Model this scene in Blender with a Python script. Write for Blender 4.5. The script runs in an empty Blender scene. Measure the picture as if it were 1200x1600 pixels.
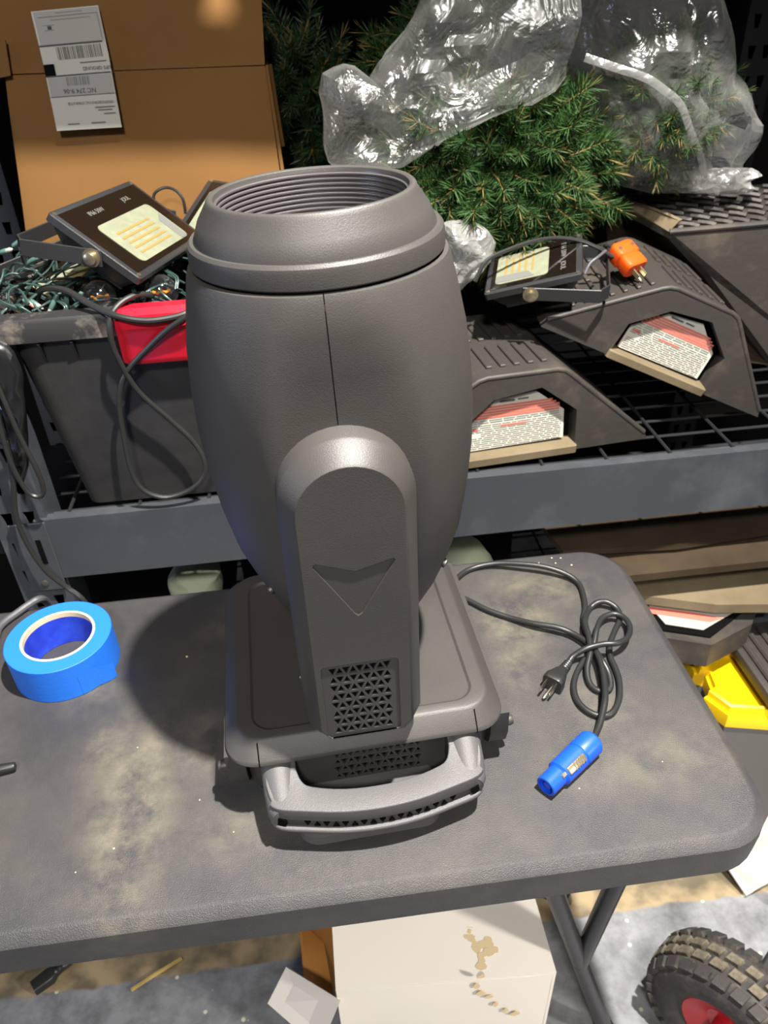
import bpy, bmesh, math, random
from mathutils import Vector, Matrix, Euler, noise
from mathutils.geometry import tessellate_polygon
random.seed(7)
S = bpy.context.scene
COL = S.collection
R = math.radians

# ------------------------------------------------------------------ camera, world, lamps, exposure
CAM = (-0.013, -0.5943, 1.412)
F, PITCH, ROLL, YAW = 1206.99, 0.6058, -0.0481, -0.0916
TZ = 0.74                                    # table top height

def cam_axes():
    cy, sy = math.cos(YAW), math.sin(YAW)
    f = Vector((-sy*math.cos(PITCH), cy*math.cos(PITCH), -math.sin(PITCH)))
    rt = Vector((cy, sy, 0)); up = rt.cross(f)
    c, s = math.cos(ROLL), math.sin(ROLL)
    return c*rt+s*up, -s*rt+c*up, f
AX, AY, AF = cam_axes()

def at(px, py, x=None, y=None, z=None):      # a photograph pixel on a world plane
    d = AX*((px-600)/F)-AY*((py-800)/F)+AF
    c = Vector(CAM)
    k = (x-c.x)/d.x if x is not None else (y-c.y)/d.y if y is not None else (z-c.z)/d.z
    return c+d*k

cd = bpy.data.cameras.new('camera'); co = bpy.data.objects.new('camera', cd); COL.objects.link(co)
cd.sensor_fit = 'VERTICAL'; cd.sensor_height = 36; cd.lens = F/1600*36
cd.clip_start = 0.02
m3 = Matrix((AX, AY, -AF)).transposed()
co.matrix_world = Matrix.Translation(CAM) @ m3.to_4x4()
cd.dof.use_dof = True; cd.dof.focus_distance = 0.70; cd.dof.aperture_fstop = 10.0
S.camera = co

w = bpy.data.worlds.new('world'); S.world = w; w.use_nodes = True
bg = w.node_tree.nodes['Background']; bg.inputs[0].default_value = (0.80, 0.86, 1.0, 1); bg.inputs[1].default_value = 0.07

def lamp(name, loc, target, power, size, color):
    l = bpy.data.lights.new(name, 'AREA'); l.energy = power; l.shape = 'DISK'; l.size = size; l.color = color
    o = bpy.data.objects.new(name, l); COL.objects.link(o); o.location = loc
    o.rotation_euler = (Vector(target)-Vector(loc)).to_track_quat('-Z', 'Y').to_euler()
    return o
lamp('ceiling_lamp', (0.43, -0.32, 2.75), (0.05, 0.15, 0.9), 155, 0.06, (1.0, 0.96, 0.90))
lamp('aisle_lamp', (-0.25, -2.1, 3.2), (0.1, 0.2, 0.7), 75, 0.35, (1.0, 0.96, 0.90))
lamp('blue_fill_lamp', (-2.4, -0.3, 1.5), (0.0, 0.0, 1.0), 12, 0.8, (0.50, 0.62, 1.0))  # added weak blue fill for the left side, stands for no known doorway
sp = bpy.data.lights.new('carton_fill_spot', 'SPOT'); sp.energy = 240; sp.spot_size = R(38); sp.spot_blend = .7; sp.shadow_soft_size = .10; sp.color = (1.0, .96, .9)  # added spot fill to brighten the carton and floor under the table
so_ = bpy.data.objects.new('carton_fill_spot', sp); COL.objects.link(so_); so_.location = (1.75, -1.25, 1.45)
so_.rotation_euler = (Vector((.33, -.05, .05))-so_.location).to_track_quat('-Z', 'Y').to_euler()
S.view_settings.view_transform = 'Standard'; S.view_settings.look = 'None'
S.view_settings.gamma = 1; S.view_settings.use_curve_mapping = False
S.view_settings.exposure = 0.0

# ------------------------------------------------------------------ materials
def lin(c):
    if isinstance(c, str):
        c = [int(c[i:i+2], 16)/255 for i in (0, 2, 4)]
        c = [v/12.92 if v <= .04045 else ((v+.055)/1.055)**2.4 for v in c]
    return (*c[:3], 1)

def mat(name, col, rough=.5, metal=0, bump=None, var=None, spec=.5, coat=0, dust=None, emit=None):
    """bump=(scale,strength); var=(scale, colour, low, high) mixes a second colour by noise; dust=same, on top"""
    m = bpy.data.materials.new(name); m.use_nodes = True
    nt = m.node_tree; p = nt.nodes['Principled BSDF']
    p.inputs['Base Color'].default_value = lin(col); p.inputs['Roughness'].default_value = rough
    p.inputs['Metallic'].default_value = metal; p.inputs['Specular IOR Level'].default_value = spec
    if coat: p.inputs['Coat Weight'].default_value = coat; p.inputs['Coat Roughness'].default_value = .08
    tc = nt.nodes.new('ShaderNodeTexCoord'); prev = None
    for v in (var, dust):
        if not v: continue
        n = nt.nodes.new('ShaderNodeTexNoise'); n.inputs['Scale'].default_value = v[0]; n.inputs['Detail'].default_value = 6
        n.inputs['Roughness'].default_value = .65
        nt.links.new(tc.outputs['Object'], n.inputs['Vector'])
        mr = nt.nodes.new('ShaderNodeMapRange'); mr.inputs['From Min'].default_value = v[2]; mr.inputs['From Max'].default_value = v[3]
        nt.links.new(n.outputs['Fac'], mr.inputs['Value'])
        mx = nt.nodes.new('ShaderNodeMix'); mx.data_type = 'RGBA'
        nt.links.new(mr.outputs['Result'], mx.inputs['Factor'])
        if prev: nt.links.new(prev, mx.inputs['A'])
        else: mx.inputs['A'].default_value = lin(col)
        mx.inputs['B'].default_value = lin(v[1]); prev = mx.outputs['Result']
    if prev: nt.links.new(prev, p.inputs['Base Color'])
    if bump:
        n = nt.nodes.new('ShaderNodeTexNoise'); n.inputs['Scale'].default_value = bump[0]; n.inputs['Detail'].default_value = 3
        nt.links.new(tc.outputs['Object'], n.inputs['Vector'])
        b = nt.nodes.new('ShaderNodeBump'); b.inputs['Strength'].default_value = bump[1]; b.inputs['Distance'].default_value = .002
        nt.links.new(n.outputs['Fac'], b.inputs['Height']); nt.links.new(b.outputs['Normal'], p.inputs['Normal'])
    if emit:
        p.inputs['Emission Color'].default_value = lin(emit[0]); p.inputs['Emission Strength'].default_value = emit[1]
    return m

def film(name, alpha, rough, col, milk=.5, bump=None, edge=.35):
    """thin clear film: mostly see-through, some milkiness, glossy"""
    m = bpy.data.materials.new(name); m.use_nodes = True; nt = m.node_tree; nt.nodes.clear()
    out = nt.nodes.new('ShaderNodeOutputMaterial'); tr = nt.nodes.new('ShaderNodeBsdfTransparent')
    tr.inputs[0].default_value = (.93, .93, .93, 1)
    gl = nt.nodes.new('ShaderNodeBsdfGlossy'); gl.inputs['Roughness'].default_value = rough
    df = nt.nodes.new('ShaderNodeBsdfDiffuse'); df.inputs[0].default_value = lin(col)
    ts = nt.nodes.new('ShaderNodeBsdfTranslucent'); ts.inputs[0].default_value = lin(col)
    dm = nt.nodes.new('ShaderNodeMixShader'); dm.inputs[0].default_value = .4
    nt.links.new(df.outputs[0], dm.inputs[1]); nt.links.new(ts.outputs[0], dm.inputs[2])
    mm = nt.nodes.new('ShaderNodeMixShader'); mm.inputs[0].default_value = milk
    nt.links.new(gl.outputs[0], mm.inputs[1]); nt.links.new(dm.outputs[0], mm.inputs[2])
    lw = nt.nodes.new('ShaderNodeLayerWeight'); lw.inputs['Blend'].default_value = .35
    ad = nt.nodes.new('ShaderNodeMath'); ad.operation = 'MULTIPLY_ADD'; ad.use_clamp = True
    nt.links.new(lw.outputs['Facing'], ad.inputs[0]); ad.inputs[1].default_value = edge; ad.inputs[2].default_value = alpha
    mo = nt.nodes.new('ShaderNodeMixShader'); nt.links.new(ad.outputs[0], mo.inputs[0])
    nt.links.new(tr.outputs[0], mo.inputs[1]); nt.links.new(mm.outputs[0], mo.inputs[2]); nt.links.new(mo.outputs[0], out.inputs[0])
    if bump:
        tc = nt.nodes.new('ShaderNodeTexCoord')
        n = nt.nodes.new('ShaderNodeTexNoise'); n.inputs['Scale'].default_value = bump[0]; n.inputs['Detail'].default_value = 3; n.inputs['Distortion'].default_value = 1.2
        nt.links.new(tc.outputs['Object'], n.inputs['Vector'])
        b = nt.nodes.new('ShaderNodeBump'); b.inputs['Strength'].default_value = bump[1]; b.inputs['Distance'].default_value = .01
        nt.links.new(n.outputs['Fac'], b.inputs['Height'])
        for s in (gl, df): nt.links.new(b.outputs['Normal'], s.inputs['Normal'])
    return m

def table_mat():
    m = mat('table_plastic', '403f40', .44, bump=(950, .45), spec=.4)
    nt = m.node_tree; p = nt.nodes['Principled BSDF']
    tc = nt.nodes.new('ShaderNodeTexCoord')
    # dust patches lying on the top: centre x, y, radius x, radius y, strength (table-top metres)
    spots = [(-.235, -.10, .055, .16, 1.0), (-.17, -.03, .05, .06, .7), (-.14, .16, .06, .04, .6), (-.27, -.02, .04, .05, .8),
             (.21, .10, .06, .07, .9), (.26, .16, .09, .05, .7), (.19, .03, .03, .05, .7), (.30, -.12, .12, .05, .45),
             (.27, -.05, .05, .05, .4), (-.30, .07, .05, .05, .5), (-.13, -.14, .08, .04, .55), (-.06, -.19, .05, .03, .3)]
    tot = None
    for x, y, rx, ry, s in spots:
        mp = nt.nodes.new('ShaderNodeMapping'); mp.vector_type = 'POINT'
        mp.inputs['Location'].default_value = (-x/rx, -y/ry, 0); mp.inputs['Scale'].default_value = (1/rx, 1/ry, 0)
        nt.links.new(tc.outputs['Object'], mp.inputs['Vector'])
        ln = nt.nodes.new('ShaderNodeVectorMath'); ln.operation = 'LENGTH'; nt.links.new(mp.outputs[0], ln.inputs[0])
        mr = nt.nodes.new('ShaderNodeMapRange'); mr.interpolation_type = 'SMOOTHSTEP'
        mr.inputs['From Min'].default_value = 1.25; mr.inputs['From Max'].default_value = .15; mr.inputs['To Max'].default_value = s
        nt.links.new(ln.outputs['Value'], mr.inputs['Value'])
        if tot is None: tot = mr.outputs[0]
        else:
            a = nt.nodes.new('ShaderNodeMath'); a.operation = 'MAXIMUM'; nt.links.new(tot, a.inputs[0]); nt.links.new(mr.outputs[0], a.inputs[1]); tot = a.outputs[0]
    n = nt.nodes.new('ShaderNodeTexNoise'); n.inputs['Scale'].default_value = 26; n.inputs['Detail'].default_value = 8; n.inputs['Roughness'].default_value = .7
    nt.links.new(tc.outputs['Object'], n.inputs['Vector'])
    mr = nt.nodes.new('ShaderNodeMapRange'); mr.inputs['From Min'].default_value = .38; mr.inputs['From Max'].default_value = .68
    nt.links.new(n.outputs['Fac'], mr.inputs['Value'])
    mu = nt.nodes.new('ShaderNodeMath'); mu.operation = 'MULTIPLY'; nt.links.new(tot, mu.inputs[0]); nt.links.new(mr.outputs[0], mu.inputs[1])
    # overall thin haze of dust
    n2 = nt.nodes.new('ShaderNodeTexNoise'); n2.inputs['Scale'].default_value = 9; n2.inputs['Detail'].default_value = 9; n2.inputs['Roughness'].default_value = .7
    nt.links.new(tc.outputs['Object'], n2.inputs['Vector'])
    mr2 = nt.nodes.new('ShaderNodeMapRange'); mr2.inputs['From Min'].default_value = .4; mr2.inputs['From Max'].default_value = .75; mr2.inputs['To Max'].default_value = .22
    nt.links.new(n2.outputs['Fac'], mr2.inputs['Value'])
    ad = nt.nodes.new('ShaderNodeMath'); ad.operation = 'MULTIPLY_ADD'; ad.use_clamp = True; ad.inputs[1].default_value = .72
    nt.links.new(mu.outputs[0], ad.inputs[0]); nt.links.new(mr2.outputs[0], ad.inputs[2])
    mx = nt.nodes.new('ShaderNodeMix'); mx.data_type = 'RGBA'; mx.inputs['A'].default_value = lin('383739'); mx.inputs['B'].default_value = lin('7b7463')
    nt.links.new(ad.outputs[0], mx.inputs['Factor']); nt.links.new(mx.outputs['Result'], p.inputs['Base Color'])
    return m

def floor_mat():
    m = mat('concrete_floor', '8a8b8d', .55, bump=(60, .25))
    nt = m.node_tree; p = nt.nodes['Principled BSDF']; tc = nt.nodes.new('ShaderNodeTexCoord')
    n = nt.nodes.new('ShaderNodeTexNoise'); n.inputs['Scale'].default_value = 14; n.inputs['Detail'].default_value = 8; n.inputs['Roughness'].default_value = .7
    nt.links.new(tc.outputs['Object'], n.inputs['Vector'])
    cr = nt.nodes.new('ShaderNodeValToRGB'); cr.color_ramp.elements[0].color = lin('565657'); cr.color_ramp.elements[1].color = lin('8a8b8d')
    cr.color_ramp.elements[0].position = .3; cr.color_ramp.elements[1].position = .6
    nt.links.new(n.outputs['Fac'], cr.inputs[0])
    # pale specks
    v = nt.nodes.new('ShaderNodeTexVoronoi'); v.inputs['Scale'].default_value = 26; nt.links.new(tc.outputs['Object'], v.inputs['Vector'])
    sp = nt.nodes.new('ShaderNodeMapRange'); sp.inputs['From Min'].default_value = .11; sp.inputs['From Max'].default_value = .07; nt.links.new(v.outputs['Distance'], sp.inputs['Value'])
    m0 = nt.nodes.new('ShaderNodeMix'); m0.data_type = 'RGBA'; m0.inputs['B'].default_value = lin('cfc8ae')
    nt.links.new(sp.outputs[0], m0.inputs['Factor']); nt.links.new(cr.outputs[0], m0.inputs['A'])
    # worn yellow painted line running along x
    sx = nt.nodes.new('ShaderNodeSeparateXYZ'); nt.links.new(tc.outputs['Object'], sx.inputs[0])
    wv = nt.nodes.new('ShaderNodeMath'); wv.operation = 'MULTIPLY_ADD'; wv.inputs[1].default_value = .03
    nt.links.new(n.outputs['Fac'], wv.inputs[0]); nt.links.new(sx.outputs['Y'], wv.inputs[2])
    a = nt.nodes.new('ShaderNodeMapRange'); a.inputs['From Min'].default_value = .108; a.inputs['From Max'].default_value = .113; nt.links.new(wv.outputs[0], a.inputs['Value'])
    b = nt.nodes.new('ShaderNodeMapRange'); b.inputs['From Min'].default_value = .235; b.inputs['From Max'].default_value = .225; nt.links.new(wv.outputs[0], b.inputs['Value'])
    ml = nt.nodes.new('ShaderNodeMath'); ml.operation = 'MULTIPLY'; nt.links.new(a.outputs[0], ml.inputs[0]); nt.links.new(b.outputs[0], ml.inputs[1])
    n3 = nt.nodes.new('ShaderNodeTexNoise'); n3.inputs['Scale'].default_value = 18; n3.inputs['Detail'].default_value = 9; nt.links.new(tc.outputs['Object'], n3.inputs['Vector'])
    yr = nt.nodes.new('ShaderNodeValToRGB'); yr.color_ramp.elements[0].color = lin('665c48'); yr.color_ramp.elements[1].color = lin('978566')
    yr.color_ramp.elements[0].position = .38; yr.color_ramp.elements[1].position = .58
    nt.links.new(n3.outputs['Fac'], yr.inputs[0])
    mx = nt.nodes.new('ShaderNodeMix'); mx.data_type = 'RGBA'
    nt.links.new(ml.outputs[0], mx.inputs['Factor']); nt.links.new(m0.outputs['Result'], mx.inputs['A']); nt.links.new(yr.outputs[0], mx.inputs['B'])
    nt.links.new(mx.outputs['Result'], p.inputs['Base Color'])
    return m

M = dict(
    body=mat('fixture_plastic', '3c3a37', .46, bump=(1300, .18), var=(5, '44413e', .4, .7), spec=.5),
    body_soft=mat('handle_plastic', '555353', .46, bump=(1300, .25), spec=.5),
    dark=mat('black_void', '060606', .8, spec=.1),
    rib=mat('hood_ribs', '4a4747', .3, spec=.6),
    lens=mat('lens_glass', '0a0c10', .06, spec=.8),
    screw=mat('steel_screw', '66635e', .5, metal=.8),
    brass=mat('brass_screw', '6b4a1c', .4, metal=.9),
    table=table_mat(), floor=floor_mat(),
    legs=mat('powder_coated_steel', '28272a', .4),
    wall=mat('black_wall', '0b0a0a', .9, spec=.1, var=(3, '141110', .4, .7)),
    rack=mat('rack_steel', '43464b', .42, metal=.25, bump=(35, .08), var=(7, '5a5d62', .5, .75), spec=.5),
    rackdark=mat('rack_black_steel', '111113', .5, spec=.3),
    wire=mat('deck_wire', '242426', .42),
    tape=mat('blue_tape', '2470dc', .5, bump=(300, .1), spec=.4),
    tape_in=mat('tape_core_inside', '2238b8', .45, var=(30, '2f52d8', .4, .7)),
    core=mat('paper_core', 'd9c5a4', .8),
    cord=mat('black_rubber', '252524', .4, spec=.5),
    greycord=mat('grey_rubber', '4e4e52', .5),
    blue=mat('blue_connector', '1450dc', .38, spec=.5),
    nickel=mat('nickel_latch', 'c9bd9c', .3, metal=.85),
    prong=mat('prong_metal', 'd8d2c0', .25, metal=1),
    card=mat('kraft_cardboard', '6f4f2b', .8, spec=.15, bump=(25, .12), var=(4, '634524', .45, .75)),
    cardedge=mat('cardboard_edge', '6b4c2b', .85, spec=.1),
    paper=mat('white_label', 'aaa79e', .6, spec=.2), paper2=mat('grey_label_band', '8a8781', .6),
    ink=mat('black_ink', '1c1c1c', .6), ink2=mat('grey_ink', '55534f', .6), redink=mat('red_ink', 'd2705f', .6), greyink=mat('warning_ink', '8d9086', .6),
    tote=mat('tote_plastic', '282728', .45, bump=(200, .1), dust=(6, '3b3936', .45, .8)),
    toterim=mat('tote_rim_plastic', '2b2a2a', .45, dust=(14, '8a8175', .52, .72)),
    red=mat('red_plastic', 'd2182c', .3, spec=.5),
    flood=mat('flood_housing', '2a2a2b', .4, bump=(300, .1)),
    glassblk=mat('flood_black_glass', '15100c', .08, spec=.6),
    refl=mat('led_reflector', '777a66', .6, var=(60, '83866f', .4, .7), spec=.25), led=mat('led_strip', '8d7440', .5), inkw=mat('white_ink', '6a6a66', .6),
    bolt=mat('zinc_bolt', 'b4a78c', .3, metal=.9),
    green=mat('green_wire', '30443f', .32, spec=.5), socket=mat('green_socket', '4f6d66', .3), tip=mat('clear_bulb_tip', 'a5a79d', .2, spec=.8), tippink=mat('pink_bulb_tip', 'cf8f7c', .3),
    needle=mat('pine_needle', '1f3b19', .6, var=(25, '2f4d20', .35, .65), spec=.3), needle2=mat('pine_needle_light', '344f24', .6, var=(20, '26431c', .35, .65), spec=.3),
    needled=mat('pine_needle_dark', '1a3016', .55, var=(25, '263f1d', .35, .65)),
    twig=mat('pine_twig', '6e5a2c', .7),
    rubber=mat('ramp_rubber', '35312d', .58, bump=(70, .35), dust=(12, '5a5044', .5, .85)),
    tan=mat('dusty_board', '776a54', .85, spec=.2, bump=(60, .2), var=(10, '655945', .4, .7)),
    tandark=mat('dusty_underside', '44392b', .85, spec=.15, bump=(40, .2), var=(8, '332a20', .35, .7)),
    orange=mat('orange_plug', 'e8500f', .4), 
    white=mat('white_carton', 'e3dbd0', .7, spec=.2, bump=(20, .1)), cardw=mat('white_card', 'b9b4ab', .7, spec=.2), stain=mat('carton_stain', 'cdb78f', .8), pinkband=mat('carton_tape', 'cdbfb8', .6),
    kraftin=mat('carton_inside', '9c6a35', .8, spec=.1),
    yellow=mat('yellow_lid', 'f2c40a', .35, bump=(120, .05)), greytote=mat('grey_tote', '5c5a58', .5),
    tyre=mat('tyre_rubber', '33302e', .75, bump=(160, .3), dust=(40, '5d554a', .5, .75)), treadm=mat('tread_dirt', '6b6252', .85, bump=(200, .3), var=(45, '39342d', .36, .60)),
    wheelred=mat('red_rim', 'b8232a', .35), axle=mat('axle_steel', '5a5a5a', .4, metal=.8),
    straw=mat('straw', 'b59a5c', .8), blackbag=mat('black_bag_film', '1a1a1b', .22, spec=.7),
    bag=film('clear_bag_film', .085, .24, 'c9c8c4', milk=.58, bump=(20, 1.0), edge=.30), bag2=film('clear_bag_film_thick', .12, .15, 'f0efe9', milk=.52, bump=(18, 1.0), edge=.40),
    milky=film('milky_plastic', .66, .25, 'bdbdb9', milk=.75, bump=(40, .8)),
    fold=film('folded_bag_film', .40, .25, 'b9b8b4', milk=.7, bump=(30, .6), edge=.2),
    paperb=mat('warning_paper', 'cbc8bd', .6, spec=.2), bulb=film('bulb_glass', .12, .05, 'ffffff', milk=.05, edge=.5), amber=mat('amber_filament', 'e08a10', .4, emit=('ff9a20', .25)),
    palebag=mat('pale_green_fabric', '9fa68e', .7), shipblack=mat('black_patch', '0a0a0a', .8, spec=.05),
)

# ------------------------------------------------------------------ builders
def link(name, me, m, parent=None, world=True, kind=None):
    o = bpy.data.objects.new(name, me); COL.objects.link(o)
    if m is not None and not me.materials: me.materials.append(m)
    if parent is not None:
        o.parent = parent
        if world: o.matrix_parent_inverse = total(parent).inverted()
    if kind: o['kind'] = kind
    return o

def total(o):
    b = Matrix.LocRotScale(o.location, o.rotation_euler, o.scale)
    if o.parent: return total(o.parent) @ o.matrix_parent_inverse @ b
    return b

def mesh(verts, faces, smooth=35):
    me = bpy.data.meshes.new('m'); me.from_pydata([tuple(v) for v in verts], [], faces); me.update()
    bm = bmesh.new(); bm.from_mesh(me); bmesh.ops.recalc_face_normals(bm, faces=bm.faces); bm.to_mesh(me); bm.free()
    if smooth:
        me.polygons.foreach_set('use_smooth', [True]*len(me.polygons)); me.set_sharp_from_angle(angle=R(smooth))
    return me

def part(name, vf, m, parent=None, world=True, smooth=35, kind=None):
    return link(name, mesh(vf[0], vf[1], smooth), m, parent, world, kind)

def tag(o, label, cat, group=None):
    o['label'] = label; o['category'] = cat
    if group: o['group'] = group
    return o

def thing(name, label, cat, loc, rot=(0, 0, 0), group=None):
    o = bpy.data.objects.new(name, None); COL.objects.link(o); o.empty_display_size = .03
    o.location = loc; o.rotation_euler = rot
    return tag(o, label, cat, group)

def single(name, vf, m, label, cat, group=None, smooth=35):
    vs = [Vector(v) for v in vf[0]]
    b = Vector(((min(v.x for v in vs)+max(v.x for v in vs))/2, (min(v.y for v in vs)+max(v.y for v in vs))/2, min(v.z for v in vs)))
    o = link(name, mesh([v-b for v in vs], vf[1], smooth), m); o.location = b
    return tag(o, label, cat, group)

def join(*vfs):
    V, Fc = [], []
    for v, f in vfs:
        n = len(V); V += [Vector(a) for a in v]; Fc += [tuple(i+n for i in a) for a in f]
    return V, Fc

def xf(vf, mtx): return [mtx @ Vector(v) for v in vf[0]], vf[1]
def T(x, y, z): return Matrix.Translation((x, y, z))
def RZ(a): return Matrix.Rotation(a, 4, 'Z')
def RX(a): return Matrix.Rotation(a, 4, 'X')
def RY(a): return Matrix.Rotation(a, 4, 'Y')

def from_bm(bm):
    bm.verts.ensure_lookup_table(); r = [v.co.copy() for v in bm.verts], [tuple(v.index for v in f.verts) for f in bm.faces]; bm.free(); return r

def box(x0, x1, y0, y1, z0, z1, bev=0, seg=2):
    bm = bmesh.new(); bmesh.ops.create_cube(bm, size=1)
    for v in bm.verts: v.co = Vector(((x0+x1)/2+v.co.x*(x1-x0), (y0+y1)/2+v.co.y*(y1-y0), (z0+z1)/2+v.co.z*(z1-z0)))
    if bev: bmesh.ops.bevel(bm, geom=bm.edges[:]+bm.verts[:], offset=bev, segments=seg, affect='EDGES', profile=.5)
    bm.verts.index_update(); return from_bm(bm)

def loft(rings, cap0=True, cap1=True, close=False):
    n = len(rings[0]); V = [Vector(p) for r in rings for p in r]; Fc = []
    k = len(rings)
    for i in range(k if close else k-1):
        a, b = i*n, ((i+1) % k)*n
        for j in range(n): Fc.append((a+j, a+(j+1) % n, b+(j+1) % n, b+j))
    if not close:
        if cap0: Fc.append(tuple(range(n))[::-1])
        if cap1: Fc.append(tuple((k-1)*n+j for j in range(n)))
    return V, Fc

def rring(x0, x1, y0, y1, r, z, n=6):
    out = []
    for cx, cy, a0 in ((x1-r, y1-r, 0), (x0+r, y1-r, 90), (x0+r, y0+r, 180), (x1-r, y0+r, 270)):
        for i in range(n+1):
            a = R(a0+90*i/n); out.append((cx+r*math.cos(a), cy+r*math.sin(a), z))
    return out

def cring(r, z, n=32, cx=0, cy=0): return [(cx+r*math.cos(2*math.pi*i/n), cy+r*math.sin(2*math.pi*i/n), z) for i in range(n)]
def lathe(prof, n=32, cap0=True, cap1=True): return loft([cring(r, z, n) for r, z in prof], cap0, cap1)

def tube(pts, r, n=8, cap=True):
    pts = [Vector(p) for p in pts]; rings = []; up = Vector((0, 0, 1)); prev = None
    for i, p in enumerate(pts):
        t = (pts[min(i+1, len(pts)-1)]-pts[max(i-1, 0)]).normalized()
        if prev is None:
            a = t.cross(up); a = a.normalized() if a.length > .05 else t.orthogonal().normalized()
        else: a = (prev-t*prev.dot(t)).normalized()
        prev = a; b = t.cross(a); rr = r[i] if isinstance(r, (list, tuple)) else r
        rings.append([p+rr*(math.cos(2*math.pi*j/n)*a+math.sin(2*math.pi*j/n)*b) for j in range(n)])
    return loft(rings, cap, cap)

def spline(pts, sub=6):
    P = [Vector(p) for p in pts]; out = []
    for i in range(len(P)-1):
        p0, p1, p2, p3 = P[max(i-1, 0)], P[i], P[i+1], P[min(i+2, len(P)-1)]
        for k in range(sub):
            t = k/sub
            out.append(.5*((2*p1)+(p2-p0)*t+(2*p0-5*p1+4*p2-p3)*t*t+(3*p1-p0-3*p2+p3)*t**3))
    out.append(P[-1]); return out

def plate(outer, holes=(), depth=.002, back=True):
    """flat plate in XZ facing -Y (front at y=0, back at y=depth) with through holes"""
    loops = [list(outer)]+[list(h) for h in holes]
    flat = [p for l in loops for p in l]
    tris = tessellate_polygon([[Vector((p[0], p[1], 0)) for p in l] for l in loops])
    n = len(flat); V = [Vector((p[0], 0, p[1])) for p in flat]+[Vector((p[0], depth, p[1])) for p in flat]
    Fc = [tuple(t) for t in tris]
    if back: Fc += [tuple(i+n for i in t[::-1]) for t in tris]
    k = 0
    for l in loops:
        m_ = len(l)
        for j in range(m_): a, b = k+j, k+(j+1) % m_; Fc.append((a, b, b+n, a+n))
        k += m_
    return V, Fc

def rrect2(x0, x1, z0, z1, r, n=4): return [(p[0], p[1]) for p in rring(x0, x1, z0, z1, r, 0, n)]

def copy_tree(o, parent=None):
    c = o.copy(); COL.objects.link(c)
    if parent is not None: c.parent = parent; c.matrix_parent_inverse = o.matrix_parent_inverse.copy()
    for ch in list(o.children): copy_tree(ch, c)
    return c

def text(name, body, size, m, parent, mtx, kind=None):
    cu = bpy.data.curves.new(name, 'FONT'); cu.body = body; cu.size = size; cu.extrude = .00012; cu.resolution_u = 2
    cu.align_x = 'CENTER'; cu.align_y = 'CENTER'
    t = bpy.data.objects.new('t', cu); COL.objects.link(t)
    me = bpy.data.meshes.new_from_object(t); bpy.data.objects.remove(t); bpy.data.curves.remove(cu)
    me.materials.clear(); me.materials.append(m)
    o = bpy.data.objects.new(name, me); COL.objects.link(o); o.parent = parent; o.matrix_local = mtx
    return o

def puff(outline, center, y0, df, db, rings=14, seg=72, crease=.012, freq=9, seed=0, flat_bottom=None):
    """closed crumpled shell whose side view follows an outline (x,z) and which bulges df to the front and db to the back"""
    c = Vector(center); pts = [Vector(p) for p in outline]; rad = []
    for i in range(seg):
        a = 2*math.pi*i/seg; d = Vector((math.cos(a), math.sin(a))); best = .02
        for j in range(len(pts)):
            p, q = pts[j]-c, pts[(j+1) % len(pts)]-c; e = q-p
            den = d.x*e.y-d.y*e.x
            if abs(den) < 1e-9: continue
            t = (p.x*e.y-p.y*e.x)/den; u = (p.x*d.y-p.y*d.x)/den
            if t > 0 and -1e-6 <= u <= 1+1e-6: best = max(best, t)
        rad.append(best)
    V, Fc = [], []
    for side, dep in ((-1, df), (1, db)):
        for k in range(rings+(side < 0)):
            s = math.sin((k)/rings*math.pi/2) if side < 0 else math.sin(k/rings*math.pi/2)
            for i in range(seg):
                a = 2*math.pi*i/seg
                x, z = c.x+rad[i]*s*math.cos(a), c.y+rad[i]*s*math.sin(a)
                y = y0+side*dep*math.sqrt(max(0, 1-s*s))**.8
                nz = noise.noise(Vector((x*freq, y*freq, z*freq))+Vector((seed, 0, 0)))+.5*noise.noise(Vector((x*freq*2.3, y*freq*2.3, z*freq*2.3))+Vector((0, seed, 0)))
                nz = abs(nz)*2-.6
                V.append(Vector((x+crease*.4*nz*s, y+side*crease*nz, z+crease*.3*nz*s)))
    def idx(side, k, i): return (k*seg+i % seg) if side < 0 else ((rings+1)*seg+k*seg+i % seg)
    for k in range(rings):
        for i in range(seg): Fc.append((idx(-1, k, i), idx(-1, k, i+1), idx(-1, k+1, i+1), idx(-1, k+1, i)))
    for k in range(rings):
        for i in range(seg):
            if k < rings-1: Fc.append((idx(1, k, i+1), idx(1, k, i), idx(1, k+1, i), idx(1, k+1, i+1)))
            else: Fc.append((idx(1, k, i+1), idx(1, k, i), idx(-1, rings, i), idx(-1, rings, i+1)))
    return V, Fc

# ------------------------------------------------------------------ setting
fl = part('floor', box(-2.2, 2.4, -2.6, 1.7, -.05, 0), M['floor'], smooth=0, kind='structure')
part('wall_back', box(-2.2, 2.4, 1.25, 1.32, 0, 3.0), M['wall'], smooth=0, kind='structure')

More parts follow.
